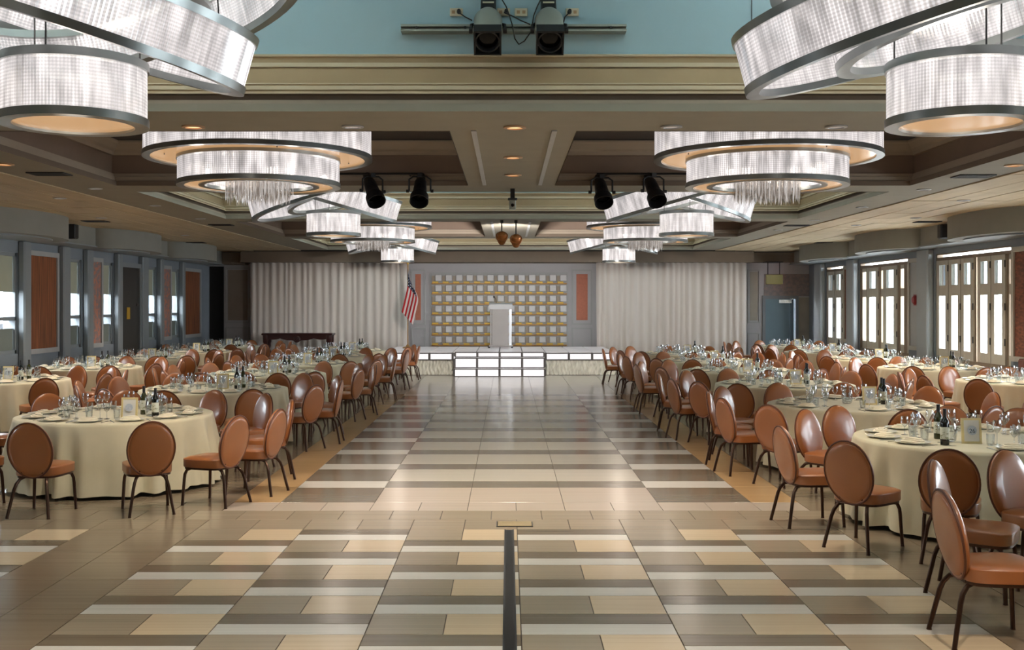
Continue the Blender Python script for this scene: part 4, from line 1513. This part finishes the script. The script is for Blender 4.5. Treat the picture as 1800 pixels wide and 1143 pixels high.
def make_cloth(seed):
    rr = random.Random(seed)
    n = 224
    ph = [rr.uniform(0, 2 * PI) for _ in range(5)]
    ks = [20 + rr.randint(0, 3), 27 + rr.randint(0, 4), 13 + rr.randint(0, 2), 37, 5]
    am = [1.0, 0.75, 0.6, 0.3, 0.45]

    def fold(a):
        return sum(q * math.cos(k * a + p) for q, k, p in zip(am, ks, ph)) / 2.2
    loops = []
    for r, z in ((0.3, 0), (0.7, 0), (0.94, 0), (0.985, -0.001), (1.0, -0.006)):
        loops.append([(TR * r * math.cos(2 * PI * i / n), TR * r * math.sin(2 * PI * i / n), TZ + z) for i in range(n)])
    for t in (0.03, 0.1, 0.2, 0.35, 0.52, 0.7, 0.86, 1.0):
        L = []
        for i in range(n):
            a = 2 * PI * i / n
            f = fold(a)
            r = TR + 0.004 + 0.07 * t + 0.075 * f * min(1, t * 1.6) * (0.6 + 0.4 * abs(f))
            z = TZ - 0.012 - (TZ - 0.012 - 0.035) * t - 0.01 * f * t
            L.append((r * math.cos(a + 0.012 * t * math.sin(a * 7 + ph[0])), r * math.sin(a + 0.012 * t * math.sin(a * 7 + ph[0])), max(z, 0.012)))
        loops.append(L)
    mb = MB()
    mb.loft(loops)
    c = len(mb.v)
    mb.v.append((0, 0, TZ))
    for i in range(n):
        mb.face((c, (i + 1) % n, i))
    return mb.mesh('tablecloth', M['linen'], 'all')


cloths = [make_cloth(s) for s in (11, 12, 13, 14)]
tb0 = thing('banquet_table', '', 'table', (0, 0, 0))
part('tabletop', MB().lathe([(0, TZ - 0.03), (TR - 0.02, TZ - 0.03), (TR - 0.012, TZ - 0.018), (TR - 0.02, TZ - 0.004), (0, TZ - 0.004)], 40), M['ply'], tb0)
for k in range(4):
    a = PI / 4 + k * PI / 2
    part('leg', MB().tube([(0.75 * math.cos(a), 0.75 * math.sin(a), TZ - 0.03), (0.8 * math.cos(a), 0.8 * math.sin(a), 0.0)], 0.018, 8), M['steel_dark'], tb0)
table_t = tree(tb0)

# tableware prototypes (origin on the table surface)
plate_me = MB().lathe([(0, 0.004), (0.09, 0.004), (0.10, 0.008), (0.15, 0.018), (0.153, 0.021), (0.148, 0.0225), (0.10, 0.013), (0.088, 0.009), (0, 0.009)], 28).mesh('dinner_plate', M['china'], True)


def napkin_mesh(seed):
    rr = random.Random(seed)
    mb = MB()
    for k, (w, d, z0, z1, sh) in enumerate(((0.105, 0.062, 0.010, 0.026, 0), (0.095, 0.052, 0.024, 0.038, 0.008), (0.08, 0.03, 0.036, 0.048, 0.015))):
        nL = []
        for z, s in ((z0, 0.94), (z0 + 0.004, 1.0), (z1 - 0.004, 1.0), (z1, 0.93), (z1 + 0.001, 0.3)):
            nL.append([(x, y + sh, zz + 0.004 * math.sin(x * 30 + seed)) for x, y, zz in superloop(w, w * 0.92, -d, d, z, s, n=20, p=5)])
        mb.loft(nL, caps=True)
    return mb.mesh('folded_napkin', M['napkin'], True)


napkins = [napkin_mesh(s) for s in range(3)]


def wineglass(h, rb, stem, name, seg=16):
    p = [(0.0, 0.003), (0.033, 0.002), (0.034, 0.004), (0.008, 0.009), (0.0042, 0.02), (0.004, stem), (0.012, stem + 0.006)]
    for t, q in ((0.15, 0.62), (0.35, 0.93), (0.55, 1.0), (0.8, 0.95), (1.0, 0.86)):
        p.append((rb * q, stem + 0.006 + (h - stem - 0.006) * t))
    r, z = p[-1]
    p.append((r - 0.0015, z))
    p.append((r - 0.001, z - 0.03))
    return MB().lathe(p, seg).mesh(name, M['glass'], True)


goblet_me = wineglass(0.175, 0.036, 0.075, 'water_goblet')
wine_me = wineglass(0.215, 0.037, 0.10, 'wine_glass')
tumb_me = MB().lathe([(0, 0.003), (0.028, 0.002), (0.031, 0.006), (0.036, 0.10), (0.0345, 0.10), (0.03, 0.012), (0, 0.012)], 16).mesh('tumbler', M['glass'], True)
GL = [('water_goblet', goblet_me, 'stemmed water goblet'), ('wine_glass', wine_me, 'tall clear wine glass'), ('tumbler', tumb_me, 'short clear tumbler')]


def cutlery_mesh(kind):
    mb = MB()
    mb.bevbox(-0.006, 0.006, -0.10, 0.03, 0.001, 0.005, 0.0015)
    if kind == 'knife':
        mb.bevbox(-0.008, 0.008, 0.03, 0.12, 0.001, 0.004, 0.001)
    elif kind == 'fork':
        mb.bevbox(-0.011, 0.011, 0.03, 0.055, 0.001, 0.005, 0.0015)
        for x in (-0.008, -0.0027, 0.0027, 0.008):
            mb.box(x - 0.0015, x + 0.0015, 0.055, 0.10, 0.002, 0.004)
    return mb.mesh(kind, M['silver'])


knife_me, fork_me = cutlery_mesh('knife'), cutlery_mesh('fork')


def make_bottle(mglass, nm):
    t = thing('wine_bottle', '', 'bottle', (0, 0, 0))
    part('glass_body', MB().lathe([(0, 0.012), (0.03, 0.002), (0.037, 0.006), (0.0375, 0.02), (0.0375, 0.19), (0.034, 0.21), (0.02, 0.235), (0.0145, 0.25), (0.0145, 0.29), (0.0, 0.29)], 18), mglass, t, True)
    part('paper_label', MB().lathe([(0.038, 0.055), (0.0384, 0.056), (0.0384, 0.16), (0.038, 0.161)], 18), M['label_paper'], t, True)
    part('capsule', MB().lathe([(0.0152, 0.245), (0.0155, 0.25), (0.0155, 0.308), (0.0165, 0.309), (0.0165, 0.318), (0, 0.319)], 14), M['capsule'], t, True)
    return t


bot0, bot1 = make_bottle(M['bottle'], 'a'), make_bottle(M['bottle_green'], 'b')
bot_t = [tree(bot0), tree(bot1)]


def make_sign():
    t = thing('table_number_stand', '', 'sign', (0, 0, 0))
    fr = MB()
    w, h, q = 0.088, 0.225, 0.02
    fr.box(-w, -w + q, -0.008, 0.008, 0, h).box(w - q, w, -0.008, 0.008, 0, h).box(-w + q, w - q, -0.008, 0.008, 0, q).box(-w + q, w - q, -0.008, 0.008, h - q, h)
    r = (math.radians(-6), 0, 0)
    f = part('frame', fr, M['sign_frame'], t, rot=r)
    part('card', B(-w + q, w - q, -0.003, 0.003, q, h - q), M['sign_card'], t, rot=r)
    part('crest', MB().lathe([(0, 0), (0.042, 0), (0.042, 0.0012), (0, 0.0012)], 24), M['sign_crest'], t, loc=(0, -0.004, 0.118), rot=(PI / 2 + r[0], 0, 0))
    part('easel_leg', MB().loft([[(-0.02, 0.02, 0.17), (0.02, 0.02, 0.17), (0.02, 0.09, 0.0), (-0.02, 0.09, 0.0)], [(-0.02, 0.024, 0.17), (0.02, 0.024, 0.17), (0.02, 0.094, 0.0), (-0.02, 0.094, 0.0)]], caps=True), M['black_soft'], t)
    return t


sg0 = make_sign()
sg_t = tree(sg0)
pt0 = thing('water_pitcher', '', 'pitcher', (0, 0, 0))
part('body', MB().lathe([(0, 0.004), (0.05, 0.003), (0.062, 0.02), (0.07, 0.08), (0.058, 0.15), (0.05, 0.19), (0.056, 0.215), (0.053, 0.215), (0.047, 0.19), (0.055, 0.15), (0.066, 0.08), (0.058, 0.02), (0, 0.012)], 20), M['glass'], pt0, True)
part('handle', MB().tube([(0.055, 0, 0.195), (0.1, 0, 0.19), (0.11, 0, 0.14), (0.095, 0, 0.08), (0.068, 0, 0.06)], 0.008, 8), M['glass'], pt0, True)
pt_t = tree(pt0)
first_used = {}


def put(key, root, t, loc, rz, label, group):
    if key not in first_used:
        first_used[key] = 1
        root.location = loc
        root.rotation_euler = (0, 0, rz)
        root['label'], root['group'] = label, group
        return root
    return dup(t, loc, rz, label, group)


ORDN = ['nearest', 'second', 'third', 'fourth', 'fifth', 'farthest']
LA = [(-4.39, 12.1), (-4.28, 15.75), (-4.3, 19.2), (-4.3, 22.5), (-4.3, 25.7), (-4.28, 28.75)]
LW = [(-8.25, 14.2), (-8.25, 17.6), (-8.25, 21.1), (-8.25, 24.7), (-8.25, 28.2), (-8.25, 31.5)]
RA = [(4.56, 6.5), (4.28, 9.95), (4.27, 13.3), (4.27, 16.7), (4.28, 20.05), (4.32, 23.5), (4.3, 26.9)]
RW = [(8.25, 13.8), (8.3, 17.3), (8.25, 20.9), (8.2, 24.4), (8.2, 27.9), (8.2, 31.3)]
D2 = math.radians
tables = []
for i, p in enumerate(LA):
    tables.append((p, '%s left aisle table' % ORDN[i], 'LA%d' % i))
for i, p in enumerate(LW):
    if i:
        tables.append((p, '%s left wall table' % ORDN[i - 1 if i < 5 else 5], 'LW%d' % i))
for i, p in enumerate(RA):
    nm = 'right corner table' if i == 0 else '%s right aisle table' % ORDN[i - 1]
    tables.append((p, nm, 'RA%d' % i))
for i, p in enumerate(RW):
    if i:
        tables.append((p, '%s right wall table' % ORDN[i - 1 if i < 5 else 5], 'RW%d' % i))
# chair bearings, degrees from +X, where the photograph shows them; others follow a 30 degree ring
SEATS = {'LA0': {6: -92, 5: -61, 4: -41, 3: -20, 7: -128, 8: -172, 2: 12, 1: 44, 12: 72, 11: 106, 10: 136, 9: 162},
         'RA1': {6: -118, 8: -143, 9: 183, 10: 130, 11: 104, 12: 80, 1: 56, 2: 32, 3: 6, 4: -24, 5: -54},
         'RA2': {8: 226, 9: 198, 10: 169, 11: 140, 12: 108, 1: 75, 2: 42, 3: 10, 4: -25, 5: -58, 6: -92},
         'RA0': {9: 182, 10: 143, 12: 116, 1: 70, 3: 0, 8: -150}}
DIST = {('LA0', 6): 1.72, ('LA0', 5): 1.85, ('LA0', 4): 1.88, ('LA0', 3): 1.78, ('RA1', 6): 1.62, ('RA1', 8): 1.64, ('RA1', 9): 1.50, ('RA1', 10): 1.5, ('RA2', 8): 1.68, ('RA2', 9): 1.52, ('RA2', 10): 1.47, ('RA0', 9): 1.66, ('RA0', 10): 1.62, ('RA0', 12): 1.55}
TURN = {('LA0', 4): 18, ('LA0', 3): 6, ('RA0', 10): 2}
rr = random.Random(21)
SEAT_OF, CH_BY = {}, {}
pool = []
for ti, ((tx, ty), tname, key) in enumerate(tables):
    seats = SEATS.get(key)
    fixed = seats is not None
    if not fixed:
        off = (0 if ti % 2 else 14) + rr.uniform(-4, 4)
        seats = {((3 - k - 1) % 12) + 1: k * 30 + off + rr.uniform(-5, 5) for k in range(12)}
    SEAT_OF[key] = seats
    for hour, deg in seats.items():
        r = DIST.get((key, hour), 1.58 + rr.uniform(-0.03, 0.07))
        pool.append([tx, ty, D2(deg), r, fixed, key, hour])


def body(c):
    # a chair seen from above: the seat and the splayed rear feet
    return [(c[0] + q * math.cos(c[2]), c[1] + q * math.sin(c[2])) for q in (c[3] - 0.06, c[3] + 0.2)]


for _ in range(60):
    for i, c in enumerate(pool):
        for e in pool[i + 1:]:
            if abs(c[0] + c[3] * math.cos(c[2]) - e[0] - e[3] * math.cos(e[2])) > 1.1 or abs(c[1] + c[3] * math.sin(c[2]) - e[1] - e[3] * math.sin(e[2])) > 1.1:
                continue
            for p in body(c):
                for q in body(e):
                    dx, dy = q[0] - p[0], q[1] - p[1]
                    d = math.hypot(dx, dy)
                    if d < 0.5:
                        for b, sg in ((c, -1), (e, 1)):
                            tang = (-math.sin(b[2]) * dx + math.cos(b[2]) * dy) / (d + 1e-6)
                            if abs(tang) < 0.05:
                                tang = 0.05 if b is c else -0.05
                            b[2] += sg * tang * (0.5 - d) * (0.06 if b[4] else 0.3) / b[3]
keep = []
for c in pool:
    if abs(c[0] + c[3] * math.cos(c[2])) > 9.25 or (c[1] + c[3] * math.sin(c[2]) > 29.8 and abs(c[0]) < 5):
        continue
    if any(math.hypot(q[0] - p[0], q[1] - p[1]) < 0.475 for e in keep for p in body(c) for q in body(e)):
        continue
    keep.append(c)
    key, hour = c[5], c[6]
    CH_BY[(key, hour)] = (c[0] + c[3] * math.cos(c[2]), c[1] + c[3] * math.sin(c[2]), c[2] + PI + D2(TURN.get((key, hour), rr.uniform(-7, 7))))
print('chairs', len(keep), 'of', len(pool))
glass_cands, CENTRE = [], []
for (tx, ty), tname, key in tables:
    hidden = key == 'RA0'
    put('table', tb0, table_t, (tx, ty, 0), 0.3, 'round banquet table under its cream cloth, the %s' % tname, 'round banquet tables')
    c = obj('tablecloth', cloths[rr.randrange(4)], None, (tx, ty, 0.003), (0, 0, rr.uniform(0, 6.28)))
    tag(c, 'cream floor-length cloth draped over the %s' % tname, 'tablecloth', 'cream tablecloths')
    seats = SEAT_OF[key]
    for hour in seats:
        word = {1: 'one', 2: 'two', 3: 'three', 4: 'four', 5: 'five', 6: 'six', 7: 'seven', 8: 'eight', 9: 'nine', 10: 'ten', 11: 'eleven', 12: 'twelve'}[hour]
        ch = CH_BY.get((key, hour))
        if ch:
            put_chair(ch[0], ch[1], ch[2], "tan vinyl oval-backed chair at the %s o'clock seat of the %s" % (word, tname), 'oval-backed banquet chairs')
        if hidden:
            continue
        # place setting
        pa = D2(30 * (3 - hour))
        px, py = tx + 0.82 * math.cos(pa), ty + 0.82 * math.sin(pa)
        o = obj('dinner_plate', plate_me, None, (px, py, TZ + 0.002))
        tag(o, "ivory plate at the %s o'clock place of the %s" % (word, tname), 'plate', 'ivory plates')
        o = obj('folded_napkin', napkins[rr.randrange(3)], None, (px, py, TZ + 0.004), (0, 0, pa + PI / 2 + rr.uniform(-0.3, 0.3)))
        tag(o, "folded cream napkin on the %s o'clock plate of the %s" % (word, tname), 'napkin', 'folded napkins')
        for g, (rad, da) in enumerate(((0.57, 9), (0.50, 0.5), (0.56, -8))):
            qa = pa + D2(da + rr.uniform(-1.5, 1.5))
            q = rad + rr.uniform(-0.03, 0.03)
            glass_cands.append((ty, g, (tx + q * math.cos(qa), ty + q * math.sin(qa), TZ + 0.002), word, tname, key))
        if key in ('LA0', 'RA1', 'RA2'):
            for nm, me, da, cat in (('knife', knife_me, -12.5, 'knife'), ('fork', fork_me, 12.5, 'fork')):
                qa = pa + D2(da)
                o = obj(nm, me, None, (tx + 0.84 * math.cos(qa), ty + 0.84 * math.sin(qa), TZ + 0.002), (0, 0, pa + PI / 2))
                tag(o, "silver table %s at the %s o'clock place of the %s" % (nm, word, tname), cat, 'silver table %s set' % nm)
    if hidden:
        continue
    # centre of the table: number stand, two bottles, pitcher
    sx = 0.22 if tx < 0 else -0.20
    spots = {'LA0': ((0.31, -0.46), (0.55, -0.33), (0.33, -0.05), (0.47, -0.22)), 'RA1': ((-0.19, -0.42), (-0.47, -0.52), (-0.36, -0.10), (-0.33, -0.27))}
    (ax_, ay_), (b1x, b1y), (b2x, b2y), (pcx, pcy) = spots.get(key, ((0.15, -0.1), (0.34, -0.04), (0.38, 0.16), (-0.06, 0.12)))
    CENTRE += [(tx + q[0], ty + q[1]) for q in ((ax_, ay_), (b1x, b1y), (b2x, b2y), (pcx, pcy))]
    s_ = put('sign', sg0, sg_t, (tx + ax_, ty + ay_, TZ + 0.002), rr.uniform(-0.12, 0.12), 'cream framed number card standing on the %s' % tname, 'table number stands')
    if key == 'RA1':
        fc = bpy.data.curves.new('number_outline', 'FONT')
        fc.body = '26'
        fc.size = 0.055
        fc.align_x = 'CENTER'
        fc.align_y = 'CENTER'
        fc.extrude = 0.0006
        fc.materials.append(M['ink'])
        fo = bpy.data.objects.new('number_outline', fc)
        COL.objects.link(fo)
        bpy.context.view_layer.update()
        nme = bpy.data.meshes.new_from_object(fo.evaluated_get(bpy.context.evaluated_depsgraph_get()))
        bpy.data.objects.remove(fo)
        bpy.data.curves.remove(fc)
        nme.name = 'number'
        obj('number', nme, s_, (0, -0.0075, 0.112), (PI / 2 + math.radians(-6), 0, 0))
        s_['label'] = 'cream framed number card reading 26 on the %s' % tname
        s_.rotation_euler = (0, 0, 0)
    put('b0', bot0, bot_t[0], (tx + b1x, ty + b1y, TZ + 0.002), rr.uniform(0, 6), 'dark wine bottle nearest the number card on the %s' % tname, 'dark wine bottles')
    put('b1', bot1, bot_t[1], (tx + b2x, ty + b2y, TZ + 0.002), rr.uniform(0, 6), 'olive wine bottle at the middle of the %s' % tname, 'olive wine bottles')
    put('pitcher', pt0, pt_t, (tx + pcx, ty + pcy, TZ + 0.002), rr.uniform(0, 6), 'clear glass water pitcher on the %s' % tname, 'water pitchers')

glass_cands = [g for g in glass_cands if all(math.hypot(g[2][0] - a, g[2][1] - b) > 0.115 for a, b in CENTRE)]
glass_cands.sort(key=lambda g: g[0])
rest = MB()
cnt = 0
for gy_, g, loc, word, tname, key in glass_cands:
    nm, me, desc = GL[g]
    if cnt < 290:
        cnt += 1
        o = obj(nm, me, None, loc)
        tag(o, "%s at the %s o'clock place of the %s" % (desc, word, tname), 'glass', 'drinking glasses')
    else:
        n0 = len(rest.v)
        rest.v += [(v.co.x + loc[0], v.co.y + loc[1], v.co.z + loc[2]) for v in me.vertices]
        for p in me.polygons:
            rest.face([n0 + i for i in p.vertices])
o = obj('far_glassware', rest.mesh('far_glassware', M['glass'], True), kind='stuff')
o['label'] = 'clear glasses crowding the farther round tables on both sides'
o['category'] = 'glass'
print('objects', len(bpy.data.objects))
